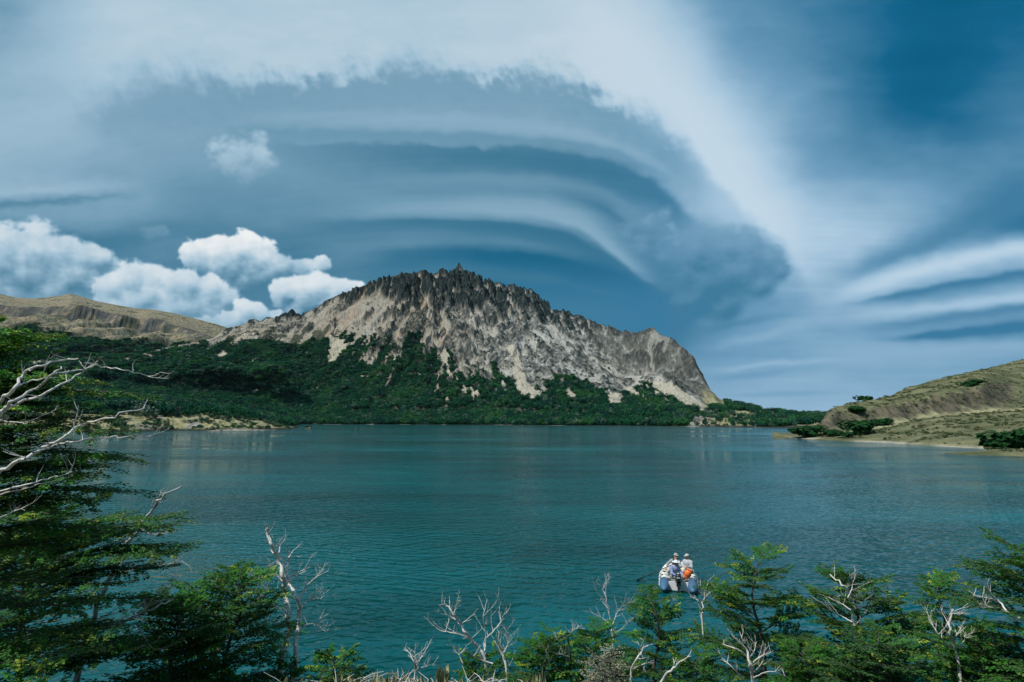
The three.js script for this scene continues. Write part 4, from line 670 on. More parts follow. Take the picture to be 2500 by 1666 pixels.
// dead trees
{
  const br = (D, r, t, ...uv) => ({ at: course(D, ...uv), r, t }), foot = (u, D) => rooted(u, D);
  const stem = (D, r, t, fu, ...uv) => ({ at: [foot(fu, D), ...course(D, ...uv)], r, t });
  deadTree('dead_tree', 'bleached bare tree at the left edge sweeping long branches over the water', [
    stem(3.9, 0.05, 2, -150, -130, 1500, -105, 1250, -75, 1120, -40, 1015), br(3.9, 0.0161, 3, -40, 1015, 0, 979, 30, 949, 60, 913, 96, 893, 149, 881, 192, 876), br(3.8, 0.0161, 2, -40, 1020, 0, 1009, 33, 979, 83, 952, 129, 913, 149, 896), br(3.8, 0.0087, 2, 129, 914, 199, 903, 239, 889), br(3.85, 0.0136, 3, -10, 1010, 33, 989, 116, 956, 186, 919, 239, 880), br(3.9, 0.0056, 4, 205, 886, 259, 898, 299, 903, 362, 918, 391, 909), br(3.9, 0.0074, 2, 33, 949, 66, 933, 109, 924, 143, 923),
    br(3.8, 0.0161, 4, -80, 1200, 0, 1155, 60, 1118, 100, 1098, 149, 1069, 192, 1042, 265, 1019, 352, 997), br(3.8, 0.0081, 4, 80, 1105, 133, 1090, 186, 1077, 252, 1070, 305, 1067, 375, 1069), br(3.9, 0.0087, 3, -90, 1230, 0, 1201, 76, 1181, 133, 1165, 176, 1151), br(3.95, 0.0074, 2, -90, 1235, 0, 1209, 80, 1187, 140, 1172, 178, 1161), br(3.8, 0.0062, 3, -60, 1040, 0, 1029, 55, 1032, 92, 1022), br(3.8, 0.0074, 3, -90, 1300, 30, 1250, 70, 1233)], 61, { twig: 0.16, slim: 0.85 });
  deadTree('dead_tree', 'slender dead trunk leaning right behind the dark beech on the left', [
    stem(8.6, 0.05, 6, 195, 206, 1562, 233, 1493, 264, 1420, 298, 1350, 330, 1300, 367, 1252, 398, 1213, 444, 1187), br(8.6, 0.016, 5, 367, 1252, 385, 1222, 393, 1202), br(8.5, 0.013, 8, 344, 1292, 371, 1305, 398, 1301), br(8.6, 0.014, 8, 300, 1400, 333, 1390, 367, 1378, 413, 1378, 451, 1367), br(8.6, 0.016, 7, 264, 1420, 285, 1395, 306, 1350, 300, 1310), br(8.6, 0.013, 6, 245, 1458, 230, 1430, 236, 1405), br(8.5, 0.01, 7, 298, 1324, 280, 1290, 283, 1265)], 62, { twig: 0.35, material: new THREE.MeshStandardMaterial({ vertexColors: true, color: lin(0.4, 0.39, 0.37), roughness: 0.9, map: barkNoise }) });
  deadTree('dead_tree', 'tangle of pale fallen branches in the lower left foliage', [
    stem(8, 0.035, 6, 180, 229, 1546, 287, 1527, 333, 1504, 382, 1481, 417, 1466), br(8, 0.018, 5, 321, 1493, 337, 1508, 367, 1520), br(8, 0.014, 8, 340, 1505, 382, 1451, 421, 1420), br(7.9, 0.014, 8, 40, 1562, 107, 1558, 191, 1539, 245, 1508, 329, 1485, 420, 1462), br(7.8, 0.012, 7, 333, 1525, 366, 1577, 380, 1590), br(8, 0.01, 8, 200, 1545, 170, 1590, 155, 1600)], 63, { twig: 0.35 });
  deadTree('dead_tree', 'tall forked silver dead tree standing alone against the water', [
    stem(10, 0.075, 6, 672, 689, 1600, 704, 1543, 704, 1504, 696, 1447, 689, 1405, 681, 1367, 666, 1332, 656, 1305, 652, 1282), { ...stem(10.15, 0.06, 5, 728, 723, 1592, 731, 1504, 723, 1458, 708, 1424, 698, 1405, 704, 1374, 702, 1336), trunk: true }, br(10, 0.02, 2, 681, 1351, 685, 1332, 698, 1315), br(10.1, 0.018, 2, 704, 1363, 715, 1347, 732, 1332), br(10.1, 0.02, 4, 700, 1412, 719, 1401, 746, 1390), br(10.1, 0.018, 3, 702, 1420, 722, 1408, 748, 1394), br(10.15, 0.024, 5, 731, 1466, 746, 1435, 765, 1416, 792, 1390), br(10.1, 0.012, 2, 765, 1416, 780, 1405, 801, 1395), br(9.9, 0.013, 16, 690, 1460, 669, 1448, 650, 1428, 627, 1409), br(9.9, 0.013, 16, 695, 1490, 662, 1477, 635, 1466, 612, 1447), br(10.2, 0.012, 14, 735, 1480, 760, 1465, 785, 1462), br(10.1, 0.012, 12, 730, 1530, 765, 1523, 790, 1540), br(9.9, 0.012, 14, 690, 1420, 672, 1400, 652, 1380), br(9.9, 0.011, 10, 700, 1530, 670, 1520, 640, 1512), br(10, 0.014, 1, 666, 1335, 655, 1325, 642, 1320), br(10, 0.014, 1, 668, 1352, 660, 1344, 650, 1342)], 64, { twig: 0.3, twigs: 5 });
  deadTree('dead_tree', 'spreading bare grey tree at bottom centre with branches fanning over the water', [
    stem(9.5, 0.035, 10, 1248, 1234, 1625, 1224, 1591, 1215, 1564), { ...stem(9.6, 0.035, 8, 1215, 1183, 1611, 1156, 1570, 1136, 1540, 1122, 1523, 1108, 1499, 1088, 1479, 1071, 1480), trunk: true }, br(9.6, 0.014, 6, 1122, 1518, 1100, 1506, 1068, 1496), br(9.6, 0.018, 8, 1160, 1572, 1149, 1560, 1108, 1547, 1071, 1540), br(9.7, 0.018, 8, 1183, 1590, 1183, 1564, 1204, 1543, 1224, 1516, 1236, 1485), br(9.7, 0.012, 6, 1185, 1600, 1185, 1543, 1180, 1506, 1190, 1462), br(9.5, 0.014, 6, 1204, 1621, 1175, 1612, 1149, 1598), br(9.4, 0.013, 5, 1130, 1620, 1120, 1598, 1112, 1577), br(9.4, 0.012, 4, 1120, 1600, 1130, 1590, 1142, 1574), br(9.6, 0.01, 10, 1228, 1600, 1240, 1570, 1238, 1530), br(9.5, 0.01, 8, 1108, 1499, 1112, 1485, 1116, 1465)], 65, { twig: 0.3 });
  deadTree('dead_tree', 'small upright bunch of dead twigs on the bank left of bottom centre', [stem(7.4, 0.016, 8, 1015, 1013, 1638, 1010, 1615, 993, 1587), br(7.4, 0.012, 6, 1013, 1630, 1014, 1610, 1012, 1591), br(7.4, 0.013, 6, 1016, 1632, 1026, 1610, 1040, 1587), br(7.4, 0.009, 5, 1020, 1640, 1034, 1628, 1064, 1622)], 66, { twig: 0.16 });
  deadTree('dead_tree', 'thin grey dead sapling rising clear of the shrubs left of the boat', [stem(12, 0.03, 6, 1500, 1496, 1560, 1493, 1530, 1486, 1492, 1479, 1462, 1472, 1438, 1455, 1424), br(12, 0.013, 10, 1493, 1527, 1470, 1510, 1448, 1499), br(12, 0.013, 12, 1496, 1525, 1510, 1492, 1540, 1468), br(12, 0.012, 8, 1497, 1550, 1525, 1530, 1547, 1509), br(12, 0.01, 8, 1484, 1485, 1470, 1470, 1462, 1466), br(12, 0.008, 8, 1472, 1440, 1480, 1425, 1486, 1415)], 67, { twig: 0.4, material: new THREE.MeshStandardMaterial({ vertexColors: true, color: lin(0.42, 0.42, 0.42), roughness: 0.9 }) });
  deadTree('dead_tree', 'charred black stem with bleached twigs at its top', [stem(9, 0.03, 2, 1396, 1394, 1640, 1391, 1598, 1387, 1557, 1385, 1545), br(9, 0.01, 10, 1387, 1560, 1398, 1540, 1412, 1532), br(9, 0.01, 10, 1386, 1556, 1372, 1560, 1356, 1560), br(8.9, 0.008, 9, 1390, 1605, 1370, 1598, 1350, 1592), br(9, 0.012, 0, 1339, 1630, 1339, 1600, 1338, 1576)], 68, { twig: 0.16, dark: 1 });
  deadTree('dead_tree', 'white forked dead branch beside the pale cream shrub', [stem(8, 0.024, 2, 1532, 1540, 1642, 1557, 1608, 1571, 1584, 1569, 1560), br(8, 0.013, 2, 1567, 1587, 1580, 1578, 1595, 1574), br(8, 0.014, 2, 1550, 1632, 1572, 1622, 1597, 1613), br(8, 0.009, 2, 1560, 1609, 1572, 1608, 1586, 1604), br(8, 0.009, 2, 1566, 1590, 1560, 1575, 1556, 1566)], 69, { twig: 0.12 });
  deadTree('dead_tree', 'white bare branch bending right at the bottom edge below the boat', [stem(7.4, 0.026, 1, 1600, 1615, 1665, 1644, 1633, 1665, 1615, 1687, 1603), br(7.4, 0.012, 2, 1640, 1638, 1646, 1620, 1643, 1607)], 70, { twig: 0.14 });
  deadTree('dead_tree', 'bleached dead shrub with upright forks left of the right tree group', [stem(8.6, 0.034, 2, 1840, 1836, 1650, 1831, 1620, 1823, 1586, 1797, 1560, 1776, 1535), br(8.6, 0.018, 3, 1825, 1605, 1800, 1586, 1763, 1573), br(8.6, 0.014, 2, 1815, 1575, 1812, 1560, 1806, 1543), br(8.6, 0.018, 5, 1833, 1625, 1855, 1605, 1882, 1594), br(8.5, 0.016, 4, 1814, 1660, 1790, 1632, 1759, 1603), br(8.6, 0.014, 5, 1838, 1645, 1860, 1620, 1868, 1590), br(8.6, 0.012, 5, 1828, 1610, 1842, 1590, 1846, 1570), br(8.5, 0.012, 3, 1840, 1655, 1880, 1640, 1920, 1652)], 71, { twig: 0.2 });
  deadTree('dead_tree', 'thin bare sapling against the water at the right side of the boat', [stem(12.6, 0.03, 4, 1716, 1717, 1500, 1717, 1484, 1719, 1450, 1732, 1416), br(12.6, 0.013, 6, 1717, 1478, 1702, 1465, 1691, 1458), br(12.6, 0.013, 6, 1718, 1465, 1730, 1450, 1740, 1437), br(12.6, 0.01, 5, 1719, 1455, 1712, 1435, 1710, 1420)], 72, { twig: 0.3 });
  deadTree('dead_tree', 'pale dead branches poking through the wide layered beech', [stem(10.4, 0.04, 4, 2085, 2088, 1560, 2080, 1500, 2061, 1433, 2027, 1403), br(10.3, 0.015, 5, 2078, 1490, 2045, 1468, 2010, 1454), br(10.3, 0.015, 4, 2082, 1520, 2055, 1505, 2022, 1488), br(10.3, 0.013, 6, 2070, 1460, 2082, 1430, 2075, 1400), br(10.4, 0.012, 8, 2085, 1530, 2110, 1500, 2108, 1460)], 73, { twig: 0.35 });
  deadTree('dead_tree', 'dead grey fork rising between the right beeches and the corner shrub', [stem(8.7, 0.035, 6, 2332, 2329, 1568, 2319, 1546, 2321, 1509, 2329, 1489), br(8.7, 0.017, 6, 2316, 1580, 2287, 1543, 2275, 1521), br(8.7, 0.017, 5, 2330, 1565, 2337, 1550, 2345, 1538), br(8.7, 0.015, 5, 2345, 1582, 2354, 1565, 2360, 1552), br(8.7, 0.01, 6, 2321, 1500, 2338, 1498, 2352, 1500)], 74, { twig: 0.25 });
  deadTree('dead_tree', 'slender dead branches slanting up at the right edge', [stem(8, 0.03, 4, 2530, 2510, 1530, 2474, 1504, 2439, 1469, 2405, 1430), br(8, 0.013, 5, 2432, 1467, 2405, 1460, 2376, 1455), br(8, 0.011, 6, 2440, 1486, 2415, 1482, 2394, 1473)], 75, { twig: 0.25 });
}
// bushes of their own along the right shore and the foothill
{
  const r = rng(91), kinds = [clumpGeometry(21, 420, 0.8), clumpGeometry(22, 420, 0.75)];
  const bush = (label, u, v, D, w, h) => { const p = at(u, v, D), y = Math.max(0, rightHill(p.x, p.z)), g = thing('bush', label, 'bush', V(p.x, y, p.z)); g.rotation.y = r() * 6; const m = mesh('crown', kinds[Math.floor(r() * 2)], bushMaterial, g); m.scale.set(w, h, w); const s = new Shape(); s.tube([V(0, -0.3, 0), V(0.1, h * 0.3, 0), V(0.2, h * 0.55, 0.1)], 0.12, 0.05, 5); mesh('stem', s.geometry(), barkMaterial, g); };
  const bushMaterial = new THREE.MeshPhysicalMaterial({ vertexColors: true, color: lin(0.014, 0.06, 0.018), roughness: 1, transmission: 0.25, thickness: 0, side: THREE.DoubleSide, specularIntensity: 0.08 });
  bush('dark round bush at the tip of the right shore', 1965, 1071, 253, 11, 5.5); bush('dark bush behind the round one at the tip of the right shore', 1990, 1068, 258, 9, 5.5); bush('small dark bush at the water edge right of the tip', 2030, 1072, 245, 6.5, 4); bush('second small dark bush at the water edge right of the tip', 2060, 1076, 232, 6, 3.2);
  bush('large green bush on the slope above the tip of the right shore', 2085, 1063, 240, 11, 7); bush('green bush joined to the large one on the right shore', 2108, 1060, 243, 9, 6.5); bush('big dark bush at the right edge above the little spit', 2480, 1090, 146, 11, 6.2); bush('dark bush left of the big one above the little spit', 2448, 1092, 148, 8, 4.2); bush('dark bush at the end of the big bushes on the right', 2530, 1088, 142, 10, 6);
  bush('dark bush at the top end of the brown cliff on the right hill', 2385, 942, 340, 9, 4); bush('second dark bush at the top end of the brown cliff', 2362, 952, 335, 8, 4); bush('bush on the skyline at the low end of the right hill', 2110, 988, 330, 8, 5); bush('bush at the foot of the brown cliff near its low end', 2095, 1020, 285, 8, 5); bush('bush at the foot of the brown cliff near its middle', 2150, 1040, 276, 9, 5);
}
// dry litter and grass on the crest of the bank
{
  const r = rng(17), g = new Shape(), s = new Shape();
  for (let k = 0; k < 2600; k++) { const x = -2.8 + 3.2 * r(), D = 5.6 + 2.4 * r(), y = bank(x, -D), yellow = r(), L = 0.08 + 0.2 * r() * r(), p = V(x, y - 0.01, -D), d = V((r() - 0.5) * 0.9, 1, (r() - 0.5) * 0.9).normalize(); g.leaf(p, d, V(r() - 0.5, 0.1, r() - 0.5).normalize(), L, 0.004, mix3([0.4, 0.36, 0.2], [0.2, 0.24, 0.1], yellow)); }
  const c = at(1083, 1640, 7); for (let k = 0; k < 60; k++) { const th = r() * 6.28, q = 0.03 * Math.sqrt(r()), d = V(Math.cos(th) * q * 7 + (r() - 0.5) * 0.2, 1, Math.sin(th) * q * 7).normalize(), p = V(c.x + Math.cos(th) * q, bank(c.x, c.z) - 0.02, c.z + Math.sin(th) * q); g.leaf(p, d, V(Math.cos(th), 0.1, Math.sin(th)), 0.12 + 0.25 * r(), 0.004, mix3([0.42, 0.4, 0.2], [0.28, 0.3, 0.14], r())); }
  tag(mesh('grass', g.geometry(), new THREE.MeshStandardMaterial({ vertexColors: true, roughness: 0.9, side: THREE.DoubleSide })), 'dry yellow grass on the crest of the near bank', 'grass', null, 'stuff');
  for (let k = 0; k < 240; k++) { const x = -2.8 + 3.0 * r(), D = 5.8 + 2 * r(), y = bank(x, -D) + 0.02 + 0.1 * r(), th = r() * 6.28, L = 0.1 + 0.3 * r(), up = r() < 0.3 ? 0.6 * r() : 0.1 * (r() - 0.3), k2 = 0.6 + 0.4 * r(); s.tube([V(x, y, -D), V(x + Math.cos(th) * L * 0.5, y + up * L * 0.5 + 0.02, -D + Math.sin(th) * L * 0.5), V(x + Math.cos(th) * L, y + up * L, -D + Math.sin(th) * L)], 0.007, 0.003, 4, [k2, k2, k2]); }
  tag(mesh('dead_twigs', s.geometry(), deadMaterial), 'grey fallen twigs strewn along the crest of the near bank', 'twigs', null, 'stuff');
}

// ---------------------------------------------------------------- the boat and its crew
function bodyField(bones, blend, lo, hi, cells) {        // one continuous skin round tapered bones: [ax, ay, az, ra, bx, by, bz, rb]
  const size = Math.max(hi[0] - lo[0], hi[1] - lo[1], hi[2] - lo[2]), res = Math.ceil(size / cells) + 4, mc = new MarchingCubes(res, new THREE.MeshBasicMaterial(), false, false, 60000), half = res / 2, unit = size / 2 * (res / (res - 4));
  const c = [(lo[0] + hi[0]) / 2, (lo[1] + hi[1]) / 2, (lo[2] + hi[2]) / 2];
  mc.isolation = 0;
  for (let k = 0; k < res; k++) for (let j = 0; j < res; j++) for (let i = 0; i < res; i++) {
    const x = c[0] + (i - half) / half * unit, y = c[1] + (j - half) / half * unit, z = c[2] + (k - half) / half * unit; let s = 0;
    for (const b of bones) { const dx = b[4] - b[0], dy = b[5] - b[1], dz = b[6] - b[2], t = clamp(((x - b[0]) * dx + (y - b[1]) * dy + (z - b[2]) * dz) / (dx * dx + dy * dy + dz * dz + 1e-9)), d = Math.hypot(x - b[0] - t * dx, y - b[1] - t * dy, z - b[2] - t * dz) - lerp(b[3], b[7], t); s += Math.exp(-d / blend); }
    mc.field[i + j * res + k * res * res] = blend * Math.log(s + 1e-30);
  }
  mc.update();
  const n = mc.count, g = new THREE.BufferGeometry(), p = new Float32Array(n * 3), q = new Float32Array(n * 3);
  for (let i = 0; i < n; i++) for (let a = 0; a < 3; a++) { p[3 * i + a] = mc.positionArray[3 * i + a] * unit + c[a]; q[3 * i + a] = mc.normalArray[3 * i + a]; }
  g.setAttribute('position', new THREE.BufferAttribute(p, 3)); g.setAttribute('normal', new THREE.BufferAttribute(q, 3)); return g;
}
function handBones(w, f, up, side) {                     // palm and five curled fingers from the wrist w, pointing along f
  const s = V().crossVectors(f, up).normalize().multiplyScalar(side), pal = w.clone().addScaledVector(f, 0.09), B = [], add = (a, b, ra, rb) => B.push([a.x, a.y, a.z, ra, b.x, b.y, b.z, rb]);
  add(w, pal, 0.026, 0.034);
  [[-0.034, 0.062], [-0.011, 0.074], [0.012, 0.07], [0.034, 0.054]].forEach(([o, L]) => { const k0 = pal.clone().addScaledVector(s, o), k1 = k0.clone().addScaledVector(f, L * 0.55).addScaledVector(up, -0.012), k2 = k1.clone().addScaledVector(f, L * 0.18).addScaledVector(up, -L * 0.5); add(k0, k1, 0.0105, 0.0095); add(k1, k2, 0.0095, 0.008); });
  const t0 = w.clone().addScaledVector(f, 0.035).addScaledVector(s, -0.026), t1 = t0.clone().addScaledVector(s, -0.03).addScaledVector(f, 0.03).addScaledVector(up, -0.012), t2 = t1.clone().addScaledVector(f, 0.032).addScaledVector(up, -0.016); add(t0, t1, 0.0125, 0.011); add(t1, t2, 0.011, 0.009);
  return B;
}
function person(label, pos, turn, j, look) {             // j: joints in metres about the seat; look: cloth colours
  const g = thing('person', label, 'person', pos); g.rotation.y = turn;
  const v = (a) => V(a[0], a[1], a[2]), P = Object.fromEntries(Object.entries(j).map(([k, a]) => [k, v(a)])), bone = (a, ra, b, rb) => [a.x, a.y, a.z, ra, b.x, b.y, b.z, rb];
  const limbs = (grow) => ({ torso: [bone(P.hip, 0.135 + grow, P.waist, 0.125 + grow), bone(P.waist, 0.125 + grow, P.chest, 0.15 + grow), bone(P.chest, 0.12 + grow, P.shoulderL, 0.07 + grow), bone(P.chest, 0.12 + grow, P.shoulderR, 0.07 + grow), bone(P.chest, 0.1 + grow, P.neck, 0.06 + grow)],
    arms: ['L', 'R'].flatMap((s) => [bone(P['shoulder' + s], 0.062 + grow, P['elbow' + s], 0.046 + grow), bone(P['elbow' + s], 0.046 + grow, P['wrist' + s], 0.03 + grow)]),
    legs: ['L', 'R'].flatMap((s) => [bone(P['hip' + s], 0.092 + grow, P['knee' + s], 0.062 + grow), bone(P['knee' + s], 0.064 + grow, P['ankle' + s], 0.042 + grow), bone(P['ankle' + s], 0.042 + grow, P['toe' + s], 0.034 + grow)]), hips: [bone(P.hipL, 0.1 + grow, P.hipR, 0.1 + grow)] });
  const b = limbs(0), skin = new THREE.MeshStandardMaterial({ color: lin(0.42, 0.24, 0.17), roughness: 0.6 });
  const lo = [-0.75, -0.6, -0.75], hi = [0.75, 0.95, 0.75];
  const parts = [bodyField([...b.torso, ...b.arms, ...b.legs, ...b.hips, bone(P.neck, 0.055, P.head, 0.05)], 0.02, lo, hi, 0.024)];
  const fwd = v(look.face).normalize(), hs = V().crossVectors(V(0, 1, 0), fwd).normalize(), H = P.head, off = (f, u, s) => H.clone().addScaledVector(fwd, f).add(V(0, u, 0)).addScaledVector(hs, s), hb = [bone(off(-0.012, 0.035, 0), 0.088, off(0.0, -0.02, 0), 0.078), bone(off(0.02, -0.05, 0), 0.058, off(0.05, -0.085, 0), 0.034), bone(off(0.085, 0.012, 0), 0.01, off(0.108, -0.018, 0), 0.013), bone(off(0, -0.02, 0.082), 0.016, off(-0.012, 0.012, 0.085), 0.014), bone(off(0, -0.02, -0.082), 0.016, off(-0.012, 0.012, -0.085), 0.014), bone(off(0.084, -0.052, -0.018), 0.009, off(0.084, -0.052, 0.018), 0.009)];
  parts.push(bodyField(hb, 0.008, [H.x - 0.16, H.y - 0.16, H.z - 0.16], [H.x + 0.16, H.y + 0.16, H.z + 0.16], 0.006));
  for (const s of ['L', 'R']) { const w = P['wrist' + s], f = w.clone().sub(P['elbow' + s]).normalize(); parts.push(bodyField(handBones(w, f, V(0.1, 1, 0.05).addScaledVector(f, -f.y).normalize(), s === 'L' ? 1 : -1), 0.004, [w.x - 0.2, w.y - 0.2, w.z - 0.2], [w.x + 0.2, w.y + 0.2, w.z + 0.2], 0.0062)); }
  mesh('body', mergeGeometries(parts), skin, g);
  for (const s of [-1, 1]) mesh('eye', new THREE.SphereGeometry(0.011, 8, 6).translate(...off(0.079, 0.008, s * 0.032).toArray()), new THREE.MeshStandardMaterial({ color: lin(0.03, 0.025, 0.02), roughness: 0.3 }), g);
  const cloth = (c, check) => { const m = new THREE.MeshStandardMaterial({ color: lin(...c), roughness: 0.95 }); if (check) { m.map = check; m.color.setRGB(1, 1, 1); } return m; }, withUv = (geo) => { const p = geo.attributes.position, u = new Float32Array(p.count * 2); for (let i = 0; i < p.count; i++) { u[2 * i] = p.getX(i) + p.getZ(i); u[2 * i + 1] = p.getY(i); } geo.setAttribute('uv', new THREE.BufferAttribute(u, 2)); return geo; };
  const c = limbs(0.016), sleeves = look.short ? c.arms.map((q, i) => (i % 2 ? null : q)).filter(Boolean) : c.arms.map((q, i) => (i % 2 ? [q[0], q[1], q[2], q[3], lerp(q[0], q[4], 0.88), lerp(q[1], q[5], 0.88), lerp(q[2], q[6], 0.88), q[7]] : q));
  mesh('shirt', withUv(bodyField([...c.torso.slice(0, 4), ...sleeves], 0.02, lo, hi, 0.024)), cloth(look.shirt, look.check), g);
  mesh('trousers', withUv(bodyField([...c.hips, bone(P.hip, 0.15, P.waist, 0.13), ...c.legs.filter((_, i) => i % 3 < 2)], 0.02, lo, hi, 0.024)), cloth(look.trousers), g);
  const hat = new THREE.Group(); hat.name = 'cap';
  const dome = new THREE.SphereGeometry(0.106, 18, 10, 0, 6.2832, 0, 1.62); dome.scale(1, 0.95, 1.08); const brim = look.wide ? new THREE.CylinderGeometry(0.19, 0.2, 0.012, 24) : new THREE.CylinderGeometry(0.1, 0.1, 0.012, 20, 1, false, -1.2, 2.4).scale(0.9, 1, 1.3).translate(0, 0, 0.06);
  const cap = mergeGeometries([dome, brim.translate(0, 0.004, 0)]); cap.rotateY(Math.atan2(fwd.x, fwd.z)); cap.translate(H.x, H.y + 0.055, H.z);
  mesh('cap', cap, cloth(look.cap), g);
  const hair = new THREE.SphereGeometry(0.098, 16, 10, 0, 6.2832, 0.9, 1.1); hair.translate(H.x - fwd.x * 0.02, H.y + 0.03, H.z - fwd.z * 0.02); mesh('hair', hair, cloth([0.02, 0.016, 0.012]), g);
  if (look.vest) { const ve = [bone(P.waist, 0.15, P.chest, 0.175), bone(P.chest, 0.15, P.shoulderL.clone().lerp(P.chest, 0.35), 0.1), bone(P.chest, 0.15, P.shoulderR.clone().lerp(P.chest, 0.35), 0.1)]; mesh('vest', bodyField(ve, 0.02, lo, hi, 0.024), cloth(look.vest), g); }
  return g;
}
{
  const stern = V(7.84, 0, -28.3), turn = -0.268, boat = thing('inflatable_boat', 'cream and blue inflatable boat with three people on the lake', 'boat', stern); boat.rotation.y = turn;
  const M = (c, rough = 0.55, extra) => new THREE.MeshStandardMaterial({ color: lin(...c), roughness: rough, ...extra }), cream = M([0.74, 0.71, 0.63]), blue = M([0.05, 0.12, 0.21]), greyT = M([0.62, 0.63, 0.61]), dark = M([0.018, 0.02, 0.023], 0.35), deck = M([0.16, 0.18, 0.17], 0.8), ropeM = M([0.05, 0.055, 0.06], 0.9), seatM = M([0.45, 0.42, 0.35], 0.7);
  const r0 = 0.235, y0 = 0.2, path = [V(-0.64, y0, 0.05), V(-0.65, y0, -0.9), V(-0.66, y0 + 0.01, -1.8), V(-0.6, y0 + 0.06, -2.5), V(-0.4, y0 + 0.16, -3.05), V(0, y0 + 0.22, -3.3), V(0.4, y0 + 0.16, -3.05), V(0.6, y0 + 0.06, -2.5), V(0.66, y0 + 0.01, -1.8), V(0.65, y0, -0.9), V(0.64, y0, 0.05)];
  const hull = new THREE.CatmullRomCurve3(path);
  const tubeBetween = (t0, t1, rad, seg) => { class Sub extends THREE.Curve { getPoint(t, o = V()) { return hull.getPoint(lerp(t0, t1, t), o); } } return new THREE.TubeGeometry(new Sub(), seg, rad, 20, false); };
  mesh('buoyancy_tube', tubeBetween(0.09, 0.91, r0, 70), cream, boat);
  for (const s of [-1, 1]) {
    const t = mesh('tube_end', mergeGeometries([tubeBetween(s < 0 ? 0 : 0.91, s < 0 ? 0.09 : 1, r0 + 0.004, 12), (() => { const g = new THREE.LatheGeometry([[r0 + 0.004, 0], [r0 * 0.97, 0.08], [r0 * 0.78, 0.24], [r0 * 0.5, 0.38], [r0 * 0.22, 0.46], [0, 0.48]].map(([x, y]) => new THREE.Vector2(x, y)), 20); g.rotateX(Math.PI / 2); g.translate(s * 0.64, y0, 0.05); return g; })()]), blue, boat); t.userData.label = 'blue tail cone of the boat tube';
    const strake = new THREE.TubeGeometry(new THREE.CatmullRomCurve3(path.filter((q) => q.x * s > -0.01).map((q) => V(q.x + s * (r0 + 0.008) * Math.min(1, Math.abs(q.x) * 3), q.y + 0.01, q.z - (Math.abs(q.x) < 0.1 ? r0 : 0)))), 40, 0.022, 8); mesh('rub_strake', strake, greyT, boat);
    const line = new THREE.TubeGeometry(new THREE.CatmullRomCurve3([-0.5, -0.85, -1.2, -1.55, -1.9, -2.25].map((z, k) => V(s * (0.66 + (k & 1 ? 0.2 : 0.07)), y0 + (k & 1 ? 0.17 : 0.235), z))), 40, 0.014, 6); mesh('grab_line', line, ropeM, boat);
    const band = new THREE.TorusGeometry(r0 + 0.006, 0.016, 6, 24); band.translate(s * 0.655, y0, -1.25); mesh('strap', band, ropeM, boat);
    mesh('oarlock', mergeGeometries([new THREE.CylinderGeometry(0.05, 0.06, 0.05, 12).translate(s * 0.66, y0 + r0 + 0.02, -1.7), new THREE.TorusGeometry(0.045, 0.012, 6, 14).translate(s * 0.66, y0 + r0 + 0.08, -1.7)]), dark, boat);
  }
  const tr = new THREE.Shape(); tr.moveTo(-0.44, 0.03); tr.lineTo(0.44, 0.03); tr.lineTo(0.44, 0.42); tr.lineTo(0.16, 0.42); tr.lineTo(0.13, 0.36); tr.lineTo(-0.13, 0.36); tr.lineTo(-0.16, 0.42); tr.lineTo(-0.44, 0.42);
  mesh('transom', new THREE.ExtrudeGeometry(tr, { depth: 0.045, bevelEnabled: true, bevelSize: 0.006, bevelThickness: 0.006, bevelSegments: 2 }).translate(0, 0, -0.12), greyT, boat);
  const fl = new THREE.Shape(); fl.moveTo(-0.5, 0.1); fl.lineTo(0.5, 0.1); fl.lineTo(0.52, 2.2); fl.quadraticCurveTo(0.4, 3.0, 0, 3.15); fl.quadraticCurveTo(-0.4, 3.0, -0.52, 2.2);
  mesh('floor', new THREE.ExtrudeGeometry(fl, { depth: 0.04, bevelEnabled: false }).rotateX(-Math.PI / 2).translate(0, 0.1, 0), deck, boat);
  for (const z of [-0.85, -2.15]) mesh('seat', new THREE.BoxGeometry(1.02, 0.045, 0.26).translate(0, 0.42, z), seatM, boat);
  const motor = new THREE.Group(); motor.name = 'outboard_motor'; boat.add(motor);
  const lathe = (pts, sx = 1, sz = 1) => new THREE.LatheGeometry(pts.map(([x, y]) => new THREE.Vector2(x, y)), 18).scale(sx, 1, sz);
  mesh('cowling', lathe([[0, 0.86], [0.1, 0.85], [0.15, 0.8], [0.17, 0.7], [0.17, 0.56], [0.14, 0.5], [0, 0.5]], 0.85, 1.3).translate(0, 0, 0.1), dark, motor);
  mesh('decal', new THREE.BoxGeometry(0.16, 0.03, 0.004).translate(0, 0.7, 0.324), M([0.7, 0.72, 0.74], 0.4), motor); mesh('decal', new THREE.BoxGeometry(0.1, 0.03, 0.1).translate(0, 0.852, 0.13), M([0.6, 0.63, 0.66], 0.4), motor);
  mesh('clamp', new THREE.BoxGeometry(0.2, 0.22, 0.12).translate(0, 0.36, -0.02), dark, motor);
  mesh('drive_leg', mergeGeometries([new THREE.BoxGeometry(0.1, 0.9, 0.16).translate(0, 0.06, 0.14), new THREE.BoxGeometry(0.2, 0.02, 0.3).translate(0, -0.2, 0.2), new THREE.CylinderGeometry(0.05, 0.03, 0.34, 10).rotateX(Math.PI / 2).translate(0, -0.36, 0.2)]), dark, motor);
  mesh('tiller', new THREE.CylinderGeometry(0.018, 0.024, 0.5, 8).rotateX(Math.PI / 2 - 0.25).translate(0.04, 0.62, -0.28), dark, motor);
  // crew
  const place = (x, y, z) => V(x, y, z).applyAxisAngle(V(0, 1, 0), turn).add(stern);
